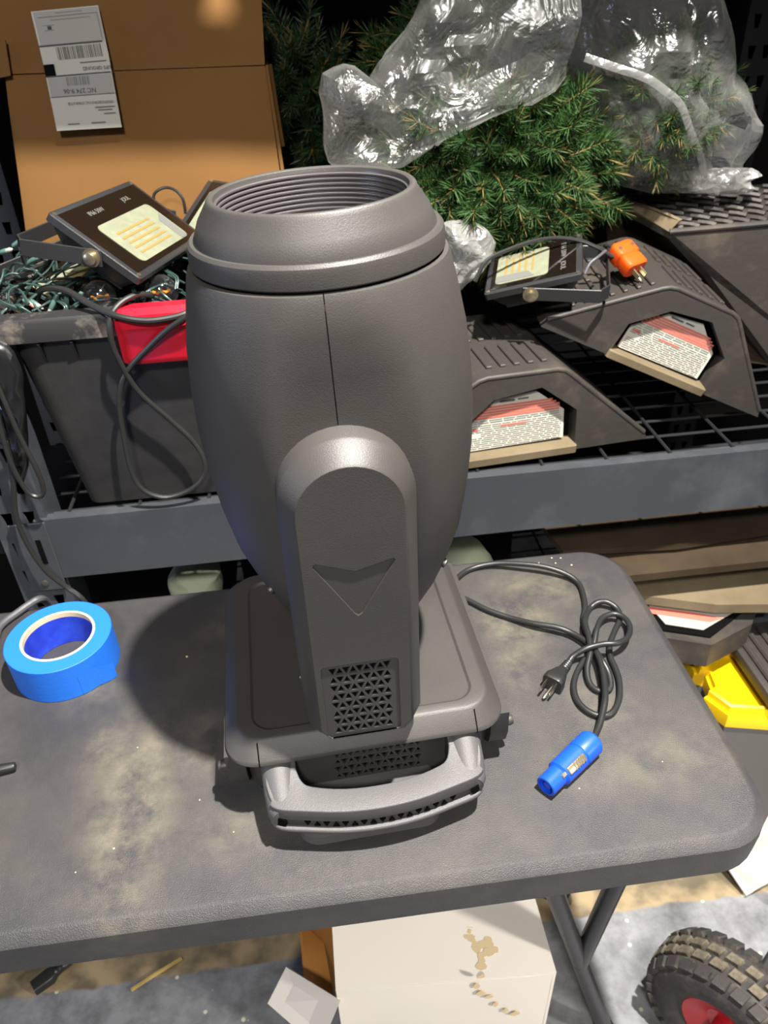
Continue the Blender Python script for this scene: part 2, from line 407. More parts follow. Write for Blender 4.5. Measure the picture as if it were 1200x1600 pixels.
# ------------------------------------------------------------------ folding table
YF, YB, XR, XL = -.2212, .2373, .388, -.78
tb = thing('folding_table', 'black plastic folding table with rounded corners and dusty pebbled top', 'table', ((XL+XR)/2, (YF+YB)/2, 0))
def tring(o, z, r): return rring(XL+o, XR-o, YF+o, YB-o, r, z, 8)
tv = loft([tring(.006, TZ-.051, .055), tring(.001, TZ-.047, .06), tring(0, TZ-.022, .06), tring(.0005, TZ-.0085, .0595), tring(.002, TZ-.0068, .058),
           tring(.0098, TZ-.0012, .050), tring(.0115, TZ-.0003, .048), tring(.014, TZ, .046)])
top = part('tabletop', ([v-Vector((0, 0, 0)) for v in tv[0]], tv[1]), M['table'], tb, smooth=24)
def legset(y):
    part('leg', tube([(.158, y, TZ-.05), (.205, y, .53), (.347, y, .02)], .0125, 12), M['legs'], tb)
    part('leg_foot', tube([(.345, y, .028), (.351, y, 0.001)], .0155, 12), M['cord'], tb)
    part('leg_brace', tube([(.336, y, TZ-.05), (.282, y, .285), (.279, y, .26)], .0125, 12), M['legs'], tb)
for y in (-.092, .13): legset(y)
part('leg_crossbar', tube([(.205, -.092, .53), (.205, .13, .53)], .009, 10), M['legs'], tb)
for y in (-.092, .13):
    part('leg', tube([(-.60, y, TZ-.05), (-.66, y, .3), (-.70, y, .001)], .0125, 12), M['legs'], tb)

# ------------------------------------------------------------------ moving head light
FX = thing('moving_head_light', 'tall charcoal moving head stage light standing upright on black table', 'stage light', (.003, 0, TZ), (0, 0, R(2.6)))
def fp(name, vf, m, parent=None, smooth=35, mtx=None, kind=None):
    o = part(name, vf, m, parent or FX, world=False, smooth=smooth, kind=kind)
    if mtx is not None: o.matrix_local = mtx
    return o
for sx in (-1, 1):
    for sy in (-.085, .12): fp('rubber_foot', xf(lathe([(.013, 0), (.014, .004), (.012, .010)], 20), T(sx*.10, sy, 0)), M['cord'])
# lower tray with front wall split around the grille
fp('base_tray', loft([rring(-.112, .112, -.095, .135, .02, .008), rring(-.122, .122, -.102, .140, .025, .014), rring(-.126, .126, -.104, .143, .028, .04),
                      rring(-.127, .127, -.104, .143, .028, .0745)]), M['body'])
def tri_holes(x0, x1, z0, z1, nx, nz, gap):
    """rows of alternately up and down pointing triangles"""
    hs = []; cw, ch = (x1-x0)/nx, (z1-z0)/nz
    for r in range(nz):
        for c in range(nx*2-1):
            cx = x0+cw/2*(c+1); up = (c+r) % 2 == 0
            a, b = cw/2*(1-gap*1.5), ch/2*(1-gap)
            zc = z0+ch*(r+.5)
            hs.append([(cx-a, zc-b), (cx+a, zc-b), (cx, zc+b)] if up else [(cx-a, zc+b), (cx, zc-b), (cx+a, zc+b)])
    return hs
gr = fp('base_grille', plate(rrect2(-.082, .082, .014, .074, .004), tri_holes(-.040, .053, .017, .071, 7, 5, .24), .003), M['body'], smooth=0, mtx=T(0, -.108, 0))
fp('grille_backing', plate(rrect2(-.078, .078, .016, .072, .004), (), .0008), M['dark'], gr, smooth=0, mtx=T(0, .0031, 0))
fp('front_foot', loft([rring(-.076, .058, -.164, -.06, .02, .003), rring(-.078, .060, -.168, -.06, .02, .007), rring(-.077, .059, -.166, -.06, .018, .015), rring(-.074, .056, -.158, -.06, .018, .0175)]), M['body_soft'])
for s in (-1, 1):
    prof = [(-.105, .074), (-.105, .045), (-.10, .028), (-.088, .016), (-.07, .010), (.10, .010), (.118, .016), (.13, .028), (.135, .045), (.135, .074)]
    pl = plate(prof, (), .018)
    sp = fp('side_plate', pl, M['body'], smooth=20, mtx=T(s*.130, 0, 0) @ RZ(R(90)*s) @ (T(0, -.009, 0) if s > 0 else Matrix.Scale(-1, 4, (1, 0, 0)) @ T(0, -.009, 0)))
    k = fp('lock_screw', xf(lathe([(.006, 0), (.006, .008), (.0045, .011)], 16), RY(R(90)*s)), M['screw'], mtx=T(s*.138, -.088, .042))
def cov(a, yf, yb, r, z): return rring(-a, a, yf, yb, r, z, 8)
fp('base_cover', loft([cov(.126, -.112, .145, .026, .070), cov(.133, -.1215, .151, .03, .0735), cov(.1350, -.1240, .152, .032, .0765), cov(.1350, -.1235, .152, .033, .0785),
                       cov(.1335, -.1220, .150, .033, .0805), cov(.1235, -.1100, .138, .028, .0930), cov(.1215, -.1080, .136, .026, .0945), cov(.119, -.106, .134, .024, .0952),
                       cov(.108, -.0985, .122, .020, .0952), cov(.1055, -.0955, .119, .018, .0930), cov(.103, -.093, .117, .018, .0928)]), M['body'], smooth=24, mtx=T(-.002, 0, 0))
for s in (-1, 1): fp('cover_seam', tube([(s*.1035-.002, -.1240, .0755), (s*.1035-.002, -.1235, .0785), (s*.1035-.002, -.1220, .0805), (s*.1035-.002, -.1100, .0930)], .0006, 6), M['dark'])
fp('turntable', lathe([(.052, .092), (.053, .104), (.051, .112)], 40), M['body'])
fp('yoke_bridge', loft([rring(-.046, .046, -.092, .092, .012, .1000), rring(-.05, .05, -.094, .094, .014, .115), rring(-.05, .05, -.094, .094, .014, .16), rring(-.042, .042, -.094, .094, .014, .168)]), M['body'])
# carrying handle: bowed bar on two rounded arms
def handle(za, zb, inset, bev, lift):
    outer = [(-.106, -.088), (-.106, -.138), (-.102, -.153), (-.093, -.163), (-.07, -.1695), (-.035, -.177), (0, -.1795), (.035, -.177), (.07, -.1695), (.093, -.163), (.102, -.153), (.106, -.138), (.106, -.088)]
    inner = [(.074, -.088), (.073, -.125), (.069, -.136), (.060, -.1425), (.03, -.1495), (0, -.1515), (-.03, -.1495), (-.060, -.1425), (-.069, -.136), (-.073, -.125), (-.074, -.088)]
    sm = lambda L: L[:1]+[(v.x, v.y) for v in spline([(p[0], p[1], 0) for p in L[1:-1]], 3)]+L[-1:]
    outer, inner = sm(outer), sm(inner)
    o2 = [(p[0]*(1-inset/.1) if abs(p[0]) > .1 else p[0], p[1]+(inset if p[1] < -.13 else 0)) for p in outer]
    pts = o2+inner; n = len(pts); bm = bmesh.new()
    def up(y): return max(0, min(1, (-.100-y)/-.05*-1+1)) if False else max(0, min(1, (y+.148)/.056))
    a = [bm.verts.new((p[0], p[1], za+.026*lift*up(p[1]))) for p in pts]
    b = [bm.verts.new((p[0], p[1], zb+.014*up(p[1]))) for p in pts]
    for i in range(n): bm.faces.new((a[i], a[(i+1) % n], b[(i+1) % n], b[i]))
    bm.faces.new(b); bm.faces.new(a[::-1])
    bmesh.ops.recalc_face_normals(bm, faces=bm.faces)
    if bev:
        te = []
        for l in (a, b):
            for i in range(n):
                e = bm.edges.get((l[i], l[(i+1) % n]))
                if e and not (abs(e.verts[0].co.y+.088) < 1e-4 and abs(e.verts[1].co.y+.088) < 1e-4): te.append(e)
        bmesh.ops.bevel(bm, geom=te, offset=bev, segments=4, affect='EDGES', profile=.5, clamp_overlap=True)
    bmesh.ops.triangulate(bm, faces=[f for f in bm.faces if len(f.verts) > 4])
    bm.verts.index_update(); return from_bm(bm)
H = fp('handle', handle(.0445, .0595, .0035, .0068, 1), M['body_soft'], smooth=40)
for s in (-1, 1): fp('handle_arm', xf(tube([(s*.0905, -.085, .0645), (s*.0905, -.11, .0600), (s*.0895, -.135, .0490), (s*.0880, -.152, .0445), (s*.087, -.158, .044)], [.0162, .0162, .0160, .0148, .012], 20), T(0, 0, 0)), M['body_soft'], H, smooth=60)
fp('grip_band', handle(.0330, .0500, .0055, 0, 0), M['body'], H, smooth=30)
fp('handle_lip', handle(.0290, .0345, .0005, .0022, 0), M['body_soft'], H, smooth=40)
for s in (-1, 1):
    fp('screw_hole', xf(lathe([(.0058, 0), (.0058, .0012)], 20), T(s*.0915, -.1592, .0400) @ RZ(s*R(24)) @ RX(R(90))), M['dark'], H)
for i in range(17):
    x = -.068+i*.0085; y = -.1801+.0105*(abs(x)/.07)**2.0
    up = i % 2
    t = [(-.003, -.0028), (.003, -.0028), (0, .0028)] if up else [(-.003, .0028), (0, -.0028), (.003, .0028)]
    fp('grip_triangle', plate(t, (), .0012), M['dark'], H, smooth=0, mtx=T(x, y+.0046, .0395) @ RZ(math.atan(2*.0105*x/.07**2)))
# yoke arms
def arm_outline(o, zb=.1115, zc=.355, r=.0525, n=20):
    w = r-o; zb2 = zb+o*.4
    pts = [(-w+.008, zb2), (w-.008, zb2), (w, zb2+.010)]
    pts += [(w*math.cos(a), zc+w*math.sin(a)) for a in [math.pi*i/n for i in range(n+1)]]
    pts += [(-w, zb2+.010)]
    return pts
def arm_shell():
    rings = [[(p[0], y, p[1]) for p in arm_outline(o)] for y, o in ((-.088, 0), (-.1165, 0), (-.1185, .0008), (-.1215, .0025), (-.1355, .0105), (-.1375, .0125))]
    return loft(rings, True, False)
CHEV = [(-.031, .3135), (-.029, .3145), (-.0, .303), (.030, .311), (.0315, .309), (.0035, .260), (-.0, .2575), (-.0025, .260), (-.0315, .311)]
def yoke(mtx):
    A = fp('yoke_arm', arm_shell(), M['body'], smooth=30, mtx=mtx)
    win = rrect2(-.035, .0305, .1165, .206, .004)
    fo = arm_outline(.0125); fo[0] = (fo[0][0], .1135+.003); fo[1] = (fo[1][0], .1135+.003)
    V1 = plate(fo, [CHEV, win], .0045, back=False)
    fp('arm_cover', xf(V1, T(0, -.138, 0)), M['body'], A, smooth=0)
    fp('arrow_recess', xf(plate(CHEV, (), .0008), T(0, -.1364, 0)), M['body'], A, smooth=0)
    fp('arm_vent', xf(plate(win, tri_holes(-.031, .0265, .120, .203, 5, 8, .26), .002), T(0, -.1364, 0)), M['body'], A, smooth=0)
    fp('vent_backing', xf(plate(win, (), .0005), T(0, -.1343, 0)), M['dark'], A, smooth=0)
    for s in (-1, 1): fp('side_screw', xf(lathe([(.0035, 0), (.0035, .002)], 14), T(s*.0515, -.105, .165) @ RY(R(90)*s)), M['screw'], A)
    return A
yoke(T(-.0045, 0, 0)); yoke(RZ(math.pi) @ T(.0045, 0, 0))
# head: shell of two halves, collar, hood, ribs, lens
HT = T(.002, 0, .36) @ RY(R(-1.5)) @ T(0, 0, -.36)
PR = [(.165, .050), (.172, .066), (.18, .073), (.20, .0835), (.225, .0935), (.26, .1045), (.30, .1112), (.34, .1152), (.375, .1162), (.41, .1147), (.445, .1110), (.475, .1052), (.497, .1003), (.5025, .0982), (.503, .094)]
def shell(a0, a1, n=72):
    rings = []
    for z, r in PR:
        ring = []
        for i in range(n+1):
            a = a0+(a1-a0)*i/n; s = abs(math.sin(a)); yf = max(.0905, math.sqrt(max(1e-6, r*r-(.057*max(0., min(1., (.505-z)/.07)))**2))) if r > .08 else .2
            q = (r**-90+((yf/max(s, 1e-3))**-90))**(-1/90)
            ring.append((q*math.cos(a), q*math.sin(a), z))
        rings.append(ring)
    n1 = n+1; V = [Vector(p) for r_ in rings for p in r_]; Fc = []
    for i in range(len(rings)-1):
        for j in range(n): a = i*n1+j; Fc.append((a, a+1, a+1+n1, a+n1))
    # seam lips turned inwards
    for j in (0, n):
        base = len(V)
        for i in range(len(rings)): p = V[i*n1+j]; V.append(Vector((p.x*.95, p.y*.95, p.z)))
        for i in range(len(rings)-1): Fc.append((i*n1+j, (i+1)*n1+j, base+i+1, base+i))
    return V, Fc
g = .0040
fp('head_shell', shell(-math.pi/2+g-.06, math.pi/2-g-.06), M['body'], smooth=24, mtx=HT)
fp('head_shell', shell(math.pi/2+g-.06, 3*math.pi/2-g-.06), M['body'], smooth=24, mtx=HT)
fp('head_core', lathe([(.045, .166), (.06, .18), (.075, .22), (.085, .28), (.086, .34), (.085, .45), (.080, .466)], 40), M['dark'], mtx=HT)
C_ = fp('collar', loft([cring(r, z, 72) for r, z in [(.088, .5045), (.0945, .5045), (.0960, .506), (.0958, .516), (.0950, .5195), (.0930, .5218), (.0918, .5215), (.088, .5215)]], close=True), M['body'], smooth=26, mtx=HT)
hp = [(.088, .519), (.0902, .519), (.0900, .5225), (.0850, .534), (.0772, .5455), (.0762, .5480), (.0748, .5492), (.0728, .5493), (.0712, .5482), (.0706, .546)]
fp('lens_hood', loft([cring(r, z, 72) for r, z in hp], False, False), M['body'], smooth=40, mtx=HT)
rp = [(.0706, .546)]
for i in range(17): z = .5448-i*.0036; r = .0704-i*.0004; rp += [(r, z), (r-.0011, z-.0007), (r-.0011, z-.0019), (r-.0001, z-.0026)]
fp('rib_sleeve', loft([cring(r, z, 64) for r, z in rp], False, False), M['rib'], smooth=20, mtx=HT)
fp('lens', lathe([(.064, .470), (.064, .476), (.056, .480), (.04, .484), (.02, .4858), (.002, .486)], 40), M['lens'], mtx=HT)
for a, z in ((-148, .225), (-32, .225)):
    r = .0945; q = HT @ T(r*math.cos(R(a)), r*math.sin(R(a)), z) @ RZ(R(a)) @ RY(R(90+22))
    fp('shell_screw', lathe([(.0045, -.002), (.0045, .0012), (.003, .0018)], 16), M['screw'], mtx=q)

# ------------------------------------------------------------------ blue tape roll
tx, ty = -.3413, .1167
tp = thing('tape_roll', 'roll of bright blue painters tape lying flat on the table', 'tape', (tx, ty, TZ))
ro, ri, th_ = .0610, .0425, .0477
part('tape', loft([cring(r, z, 64) for r, z in [(ri, 0), (ro-.001, 0), (ro, .0008), (ro, th_-.0008), (ro-.0008, th_), (ri, th_)]], close=True), M['tape'], tp, world=False, smooth=30)
part('cardboard_core', loft([cring(r, z, 64) for r, z in [(ri-.0028, .0005), (ri, .0005), (ri, th_+.0006), (ri-.0028, th_+.0006)]], close=True), M['core'], tp, world=False, smooth=30)
part('core_lining', loft([cring(ri-.0031, z, 64) for z in (.0006, .030, th_-.006)], False, False), M['tape_in'], tp, world=False)
v = []; f = []
for i in range(7):
    a = R(-62)+i*R(6); rr = ro+.0004+max(0, (i-3))*.0030
    for z in (.001, th_*.62): v.append((rr*math.cos(a), rr*math.sin(a), z*(1 if i < 5 else .85)))
for i in range(6): f.append((2*i, 2*i+2, 2*i+3, 2*i+1))
part('tape_tail', (v, f), M['tape'], tp, world=False)

# ------------------------------------------------------------------ power cord with plug and blue connector
pc = thing('power_cord', 'black coiled power cord with three prong plug and blue connector on table', 'cord', (.24, .03, TZ))
def zoomp(p): return (690+p[0]/3.871, 850+p[1]/3.871)
def lay(px, lift=0): 
    q = at(px[0], px[1], z=TZ+.0046+lift); return q
A_ = [(20, 300, 0), (95, 205, 0), (180, 150, 0), (320, 118, .004), (500, 122, .008), (640, 142, .008), (760, 185, .004), (830, 240, 0), (858, 310, 0), (868, 380, 0), (858, 450, 0), (870, 520, 0), (905, 590, 0), (935, 650, .010), (966, 730, .012), (985, 830, .012), (990, 930, .014), (975, 1020, .012), (950, 1110, .010), (915, 1180, .010)]
B_ = [(770, 715, .004), (800, 675, .008), (880, 630, .016), (980, 605, .018), (1060, 600, .018), (1120, 570, .014), (1140, 510, .010), (1110, 450, .008), (1040, 422, .008), (970, 450, .008), (938, 520, .008), (925, 590, .004), (905, 650, 0), (850, 720, 0), (810, 800, 0), (800, 880, 0), (830, 960, 0), (900, 1020, 0), (980, 1040, 0), (1040, 1010, 0), (1075, 930, 0), (1075, 830, 0), (1050, 750, 0), (1020, 680, 0), (1020, 600, 0), (1050, 520, 0), (1080, 450, 0), (1060, 390, .002), (1000, 350, .006), (940, 355, .004), (890, 400, 0), (868, 470, .010), (890, 560, .012), (900, 650, .010), (880, 760, .004), (900, 850, 0), (960, 890, 0), (1020, 870, 0), (1010, 780, .004), (960, 690, .010), (900, 610, .006), (800, 545, .004), (700, 505, .006), (560, 482, .004), (420, 448, 0), (280, 400, 0), (160, 340, 0), (60, 300, 0)]
back = [(x, y, 0) for x, y in ((-80, 330), (-120, 420), (-60, 400))]
pa = [lay(zoomp(p), p[2]) for p in A_]; pb = [lay(zoomp(p), p[2]) for p in B_]
part('cable', tube(spline(pa[::-1]+pb[::-1], 5), .0035, 10), M['cord'], pc, smooth=60)
# plug
p0 = lay(zoomp((770, 715)), .004); p1 = lay(zoomp((560, 990)), .006); d = (p1-p0).normalized()
L = (p1-p0).length
def along(p, dirv, vf):
    q = dirv.to_track_quat('Z', 'Y').to_matrix().to_4x4(); return xf(vf, Matrix.Translation(p) @ q)
part('strain_relief', along(p0, d, loft([cring(r, z, 14) for r, z in [(.0045, 0), (.0052, .002), (.0046, .0035), (.0054, .0055), (.0048, .007), (.0057, .009), (.005, .0105), (.0060, .0125), (.0054, .014), (.0064, .018)]])), M['cord'], pc)
pbv = loft([rring(-.008*s, .008*s, -.0075*s, .0075*s, .004*s, z, 4) for s, z in [(.75, .017), (.9, .02), (1.25, .030), (1.45, .034), (1.5, .042), (1.4, .044)]])
pg = part('plug_body', along(p0, d, pbv), M['cord'], pc)
for x, y in ((-.006, .003), (.006, .003)): part('prong', along(p0, d, box(x-.0008, x+.0008, y-.0033, y+.0033, .044, .060, .0004, 1)), M['prong'], pg)
part('ground_pin', along(p0, d, xf(lathe([(.0024, .044), (.0024, .060), (.001, .063)], 12), T(0, -.005, 0))), M['prong'], pg)
# blue locking connector
c0 = at(*zoomp((915, 1190)), z=TZ+.014); c1 = at(*zoomp((628, 1470)), z=TZ+.0125); cdv = (c1-c0).normalized(); CL = (c1-c0).length
prof = [(.006, -.002), (.0115, 0), (.0138, .003), (.0138, CL*.30), (.0133, CL*.315), (.0128, CL*.32), (.0136, CL*.335), (.0132, CL*.72), (.0118, CL*.735), (.0108, CL*.75), (.0108, CL*.99), (.0102, CL), (.0082, CL), (.0082, CL-.008)]
cn = part('connector_body', along(c0, cdv, lathe(prof, 28)), M['blue'], pc, smooth=30)
part('connector_core', along(c0, cdv, lathe([(.0042, CL-.009), (.0042, CL-.002), (.003, CL-.0015)], 16)), M['blue'], cn)
q = cdv.to_track_quat('Z', 'Y').to_matrix().to_4x4(); qi = Matrix.Translation(c0) @ q
tocam = (Vector(CAM)-c0).normalized()+Vector((.55, -.1, 0)); lv = (q.inverted() @ tocam); la = math.atan2(lv.y, lv.x)
lat = [part('latch', xf(box(.0095, .0150, -.0042, .0042, CL*.36, CL*.70, .0012, 2), qi @ RZ(la)), M['nickel'], cn)]
for i in range(5): part('latch_ridge', xf(box(.0145, .0156, -.0043, .0043, CL*(.39+i*.045), CL*(.39+i*.045)+.0012, .0003, 1), qi @ RZ(la)), M['nickel'], cn)
part('latch_tooth', xf(box(.0098, .0125, -.0022, .0022, CL*.71, CL*.80, .0008, 1), qi @ RZ(la)), M['nickel'], cn)

cv = []
for px, py, r_ in ((178, 1326, .0011), (118, 1363, .0008), (292, 1026, .0016), (438, 1238, .0008), (365, 1300, .0008), (312, 1250, .0009), (862, 872, .0012), (868, 880, .0012), (876, 872, .0011), (893, 883, .0013), (905, 1232, .0009), (1035, 1190, .0008), (842, 880, .0010), (215, 1168, .0008)):
    c = at(px, py, z=TZ+r_*.6); cv.append(xf(lathe([(.0002, -r_), (r_*.8, -r_*.4), (r_, r_*.2), (r_*.4, r_*.9)], 6), Matrix.Translation(c)))
cr_ = single('crumbs', join(*cv), M['core'], 'tiny pale crumbs scattered over the black table top', 'crumbs', None, 0); cr_['kind'] = 'stuff'
# pen and grey cable
pn = thing('marker_pen', 'black marker pen tip poking in at the left table edge', 'pen', (-.41, -.037, TZ))
e0 = at(25, 1197, z=TZ+.006); e1 = e0+Vector((-.10, -.012, 0)); dv = (e1-e0).normalized()
part('pen_cap', along(e0, dv, lathe([(.002, 0), (.0042, .0008), (.0048, .003), (.0056, .016), (.0058, .040)], 18)), M['cord'], pn)
part('pen_barrel', along(e0, dv, lathe([(.0056, .0405), (.0056, .10), (.004, .102)], 18)), M['rackdark'], pn)
gc = [(-.72, -.05, TZ+.006), (-.60, .03, TZ+.006), at(-40, 1030, z=TZ+.006), at(0, 979, z=TZ+.006), at(28, 957, z=TZ+.006), at(45, 945, z=TZ+.007), at(62, 936, z=TZ+.006), (-.405, .262, TZ-.02), (-.41, .30, TZ-.10)]
single('cable', tube(spline(gc, 6), .005, 10), M['greycord'], 'grey cable lying across the back left table edge above the blue tape', 'cable')

# ------------------------------------------------------------------ storage rack
DZ = .80; RY0, RY1 = .34, .95
rk = thing('storage_rack', 'grey steel storage rack with slotted posts and wire deck behind the table', 'rack', (.35, .645, 0))
def slotted(x0, x1, y, z0, z1, face, m):
    """post face in XZ with keyhole slots, flanged back"""
    slots = []
    z = z0+.03
    while z < z1-.05:
        for cx in ((x0*.72+x1*.28), (x0*.30+x1*.70)):
            slots.append([(cx-.0045, z), (cx+.0045, z), (cx+.0075, z+.022), (cx-.0075, z+.022)])
        z += .0508
    return xf(plate([(x0, z0), (x1, z0), (x1, z1), (x0, z1)], slots, .003), T(0, y, 0))
def post(x0, x1, y, d, z1=2.1, m='rack'):
    p = part('post', slotted(x0, x1, y, 0.005, z1, 1, None), M[m], rk, smooth=0)
    for xx in (x0, x1-.003): part('post_flange', box(xx, xx+.003, y+.003, y+d, .005, z1), M[m], p, smooth=0)
    part('post_inside', box(x0+.004, x1-.004, y+d-.004, y+d, .005, z1), M['rackdark'], p, smooth=0)
    part('foot_plate', box(x0-.008, x1+.008, y-.01, y+d+.01, 0, .005), M['rackdark'], p, smooth=0)
XPL, XPR = -.475, 1.20
post(XPL, XPL+.072, RY0+.006, .06); post(XPR, XPR+.072, RY0+.006, .06)
post(-.585, -.515, .93, .06); post(.86, .93, 1.02, .06, 2.1, 'rackdark')
def beam(y, zt, h, name='beam'):
    s = -1 if y < .6 else 1
    prof = [(0, 0), (0, -h), (.003, -h), (.003, -.006), (.012, -.006), (.012, -.016), (.040, -.016), (.040, -.0125), (.0155, -.0125), (.0155, 0)]
    x0, x1 = XPL+.055, XPR+.01
    vf = loft([[(x, y-s*p[0], zt+p[1]) for p in prof] for x in (x0, x1)])
    b = part(name, vf, M['rack'], rk, smooth=0)
    for xx, sx in ((XPL+.020, 1), (XPR, 1)):
        if s < 0:
            part('end_bracket', join(box(xx, xx+.050, y-.0032, y+.0005, zt-h-.018, zt-.002, .001, 1)), M['rack'], b, smooth=0)
            part('rivet', xf(lathe([(.0055, 0), (.0055, .002), (.003, .003)], 14), T(xx+.022, y-.003, zt-h-.004) @ RX(R(90))), M['screw'], b)
            part('slot', box(xx+.030, xx+.037, y-.0040, y-.0030, zt-.072, zt-.030), M['dark'], b, smooth=0)
    return b
beam(RY0, DZ+.006, .104); beam(RY1, DZ+.006, .104)
beam(RY0, 1.855, .10); beam(RY1, 1.855, .10); beam(RY0, .44, .10); beam(RY1, .44, .10)
wx = mesh(*tube([(-.42, 0, 0), (1.2, 0, 0)], .0026, 6)); wy = mesh(*tube([(0, RY0+.006, 0), (0, RY0+.02, 0), (0, RY1-.01, 0)], .0026, 6))
for zz in (DZ-.004, 1.847, .43):
    for i in range(12): o = link('wire', wx, M['wire'], rk); o.location = (0, RY0+.04+i*.05, zz-.004); 
    for i in range(16): o = link('wire', wy, M['wire'], rk); o.location = (-.40+i*.1+.02, 0, zz)
# unseen cartons added on the upper shelf, sized to shade the shelf below
for x0, x1, y0, y1, h, lab in ((-.40, .075, .352, .90, .30, 'unseen kraft carton added for shade on the upper rack shelf at the left'), (.112, .62, .352, .92, .26, 'unseen kraft carton added for shade on the upper rack shelf in the middle'), (.66, 1.15, .352, .92, .30, 'unseen kraft carton added for shade on the upper rack shelf at the right')):
    t_ = thing('cardboard_box', lab, 'box', ((x0+x1)/2, (y0+y1)/2, 1.852), group='added shading cartons on the upper shelf')
    part('carton', box(x0, x1, y0, y1, 1.852, 1.852+h, .003, 1), M['card'], t_)
    part('packing_tape', box((x0+x1)/2-.025, (x0+x1)/2+.025, y0-.0005, y1+.0005, 1.852+h-.06, 1.852+h+.0006), M['core'], t_, smooth=0)

# ------------------------------------------------------------------ cardboard box with shipping label
cb = thing('cardboard_box', 'large brown cardboard box with raised flap and white shipping label', 'box', (-.22, .86, DZ))
BL, BR = at(36, 330, y=.685), at(441, 292, y=.70); TL, TR = at(8, 118, y=.715), at(414, 103, y=.735)
def ext(p, q, k): return p+(q-p)*k
BL0 = ext(TL, BL, 2.0); BR0 = ext(TR, BR, 2.0); BL0.z = BR0.z = max(DZ+.002, min(BL0.z, BR0.z))
def quad_slab(p, th, nsub=1, wob=0):
    """p = bl, br, tr, tl; thickness goes away from the camera"""
    n = ((p[1]-p[0]).cross(p[3]-p[0])).normalized()
    if n.y < 0: n = -n
    N = nsub; V = []; Fc = []
    for s in (0, 1):
        for i in range(N+1):
            for j in range(N+1):
                u, v_ = i/N, j/N
                q_ = (p[0]*(1-u)+p[1]*u)*(1-v_)+(p[3]*(1-u)+p[2]*u)*v_
                q_ = q_+n*(th*s)+n*wob*noise.noise(q_*9)
                V.append(q_)
    o = (N+1)**2
    def I(s, i, j): return s*o+i*(N+1)+j
    for i in range(N):
        for j in range(N):
            Fc.append((I(0, i, j), I(0, i+1, j), I(0, i+1, j+1), I(0, i, j+1))); Fc.append((I(1, i, j), I(1, i, j+1), I(1, i+1, j+1), I(1, i+1, j)))
    for i in range(N):
        Fc += [(I(0, i, 0), I(1, i, 0), I(1, i+1, 0), I(0, i+1, 0)), (I(0, i, N), I(0, i+1, N), I(1, i+1, N), I(1, i, N)),
               (I(0, 0, i), I(0, 0, i+1), I(1, 0, i+1), I(1, 0, i)), (I(0, N, i), I(1, N, i), I(1, N, i+1), I(0, N, i+1))]
    return V, Fc
fr = part('front_panel', quad_slab([BL0, BR0, TR, TL], .005, 24, .004), M['card'], cb, smooth=60)
FL, FRr = at(-14, -40, y=.75), at(406, -50, y=.765)
up = Vector((0, 0, .0015))
part('top_flap', quad_slab([TL+up, TR+up, FRr, FL], .005, 12, .0015), M['card'], cb, smooth=60)
dpt = Vector((0, .30, .0))
for a, b in ((BL0, TL), (BR0, TR)):
    part('side_panel', quad_slab([a+Vector((0, .006, 0)), a+dpt, b+dpt*.9, b+Vector((0, .006, 0))], .005, 4, .003), M['card'], cb, smooth=60)
part('back_panel', quad_slab([BL0+dpt, BR0+dpt, TR+dpt*.95, TL+dpt*.95], .005, 4, .003), M['card'], cb, smooth=60)
part('side_flap', quad_slab([at(436, 232, y=.742), at(446, 228, y=.755), at(424, 100, y=.765), at(415, 104, y=.748)], .004, 6, .003), M['cardedge'], cb, smooth=60)
part('corner_flap', quad_slab([at(-30, 128, y=.70), at(17, 118, y=.705), at(8, 62, y=.715), at(-30, 70, y=.71)], .004, 4, .002), M['card'], cb, smooth=60)
# shipping label, stuck on upside down across the fold
LB = [at(90, 204, y=.690), at(191, 198, y=.6925), at(171, 88, y=.713), at(68, 97, y=.711)]
LT = [at(68, 97, y=.711), at(171, 88, y=.713), at(154, 8, y=.738), at(49, 18, y=.736)]
lb = part('shipping_label', quad_slab([p-Vector((0, .0040, 0)) for p in LB], .0006, 1), M['paper'], cb, smooth=0)
lb2 = part('shipping_label', quad_slab([p-Vector((0, .0040, 0)) for p in LT], .0006, 1), M['paper'], cb, smooth=0)
def on(P, u, v_, off=-.0052): return (P[0]*(1-u)+P[1]*u)*(1-v_)+(P[3]*(1-u)+P[2]*u)*v_+Vector((0, off, 0))
def bar(P, u0, u1, v0, v1, m, par, name='printed_bar', off=-.0050):
    part(name, quad_slab([on(P, u0, v0, off), on(P, u1, v0, off), on(P, u1, v1, off), on(P, u0, v1, off)], .0002, 1), m, par, smooth=0)
def barset(P, u0, u1, v0, v1, n, m, par, name, rnd):
    vf = []; u = u0
    while u < u1:
        wd = rnd.choice((.006, .009, .014)); vf.append(quad_slab([on(P, u, v0, -.0050), on(P, min(u+wd, u1), v0, -.0050), on(P, min(u+wd, u1), v1, -.0050), on(P, u, v1, -.0050)], .0002, 1)); u += wd+rnd.choice((.008, .012, .018))
    part(name, join(*vf), m, par, smooth=0)
rn = random.Random(3)
bar(LT, .0, .95, .125*0+.30, .325, M['ink'], lb2); barset(LT, .24, .92, -.22+.24, .27, 0, M['ink'], lb2, 'barcode', rn)
bar(LT, .03, .985, .33, .98, M['paper2'], lb2, 'label_panel', -.0047); bar(LT, .08, .96, .86, .875, M['ink2'], lb2); bar(LT, .955, .965, .36, .87, M['ink2'], lb2)
bar(LT, .12, .30, .70, .71, M['ink2'], lb2); bar(LT, .14, .29, .60, .61, M['ink2'], lb2); bar(LT, .19, .25, .62, .69, M['ink'], lb2, 'printed_triangle')
bar(LB, .0, .16, .80, .965, M['shipblack'], lb, 'black_patch'); bar(LB, .0, .99, .785, .80, M['ink'], lb)
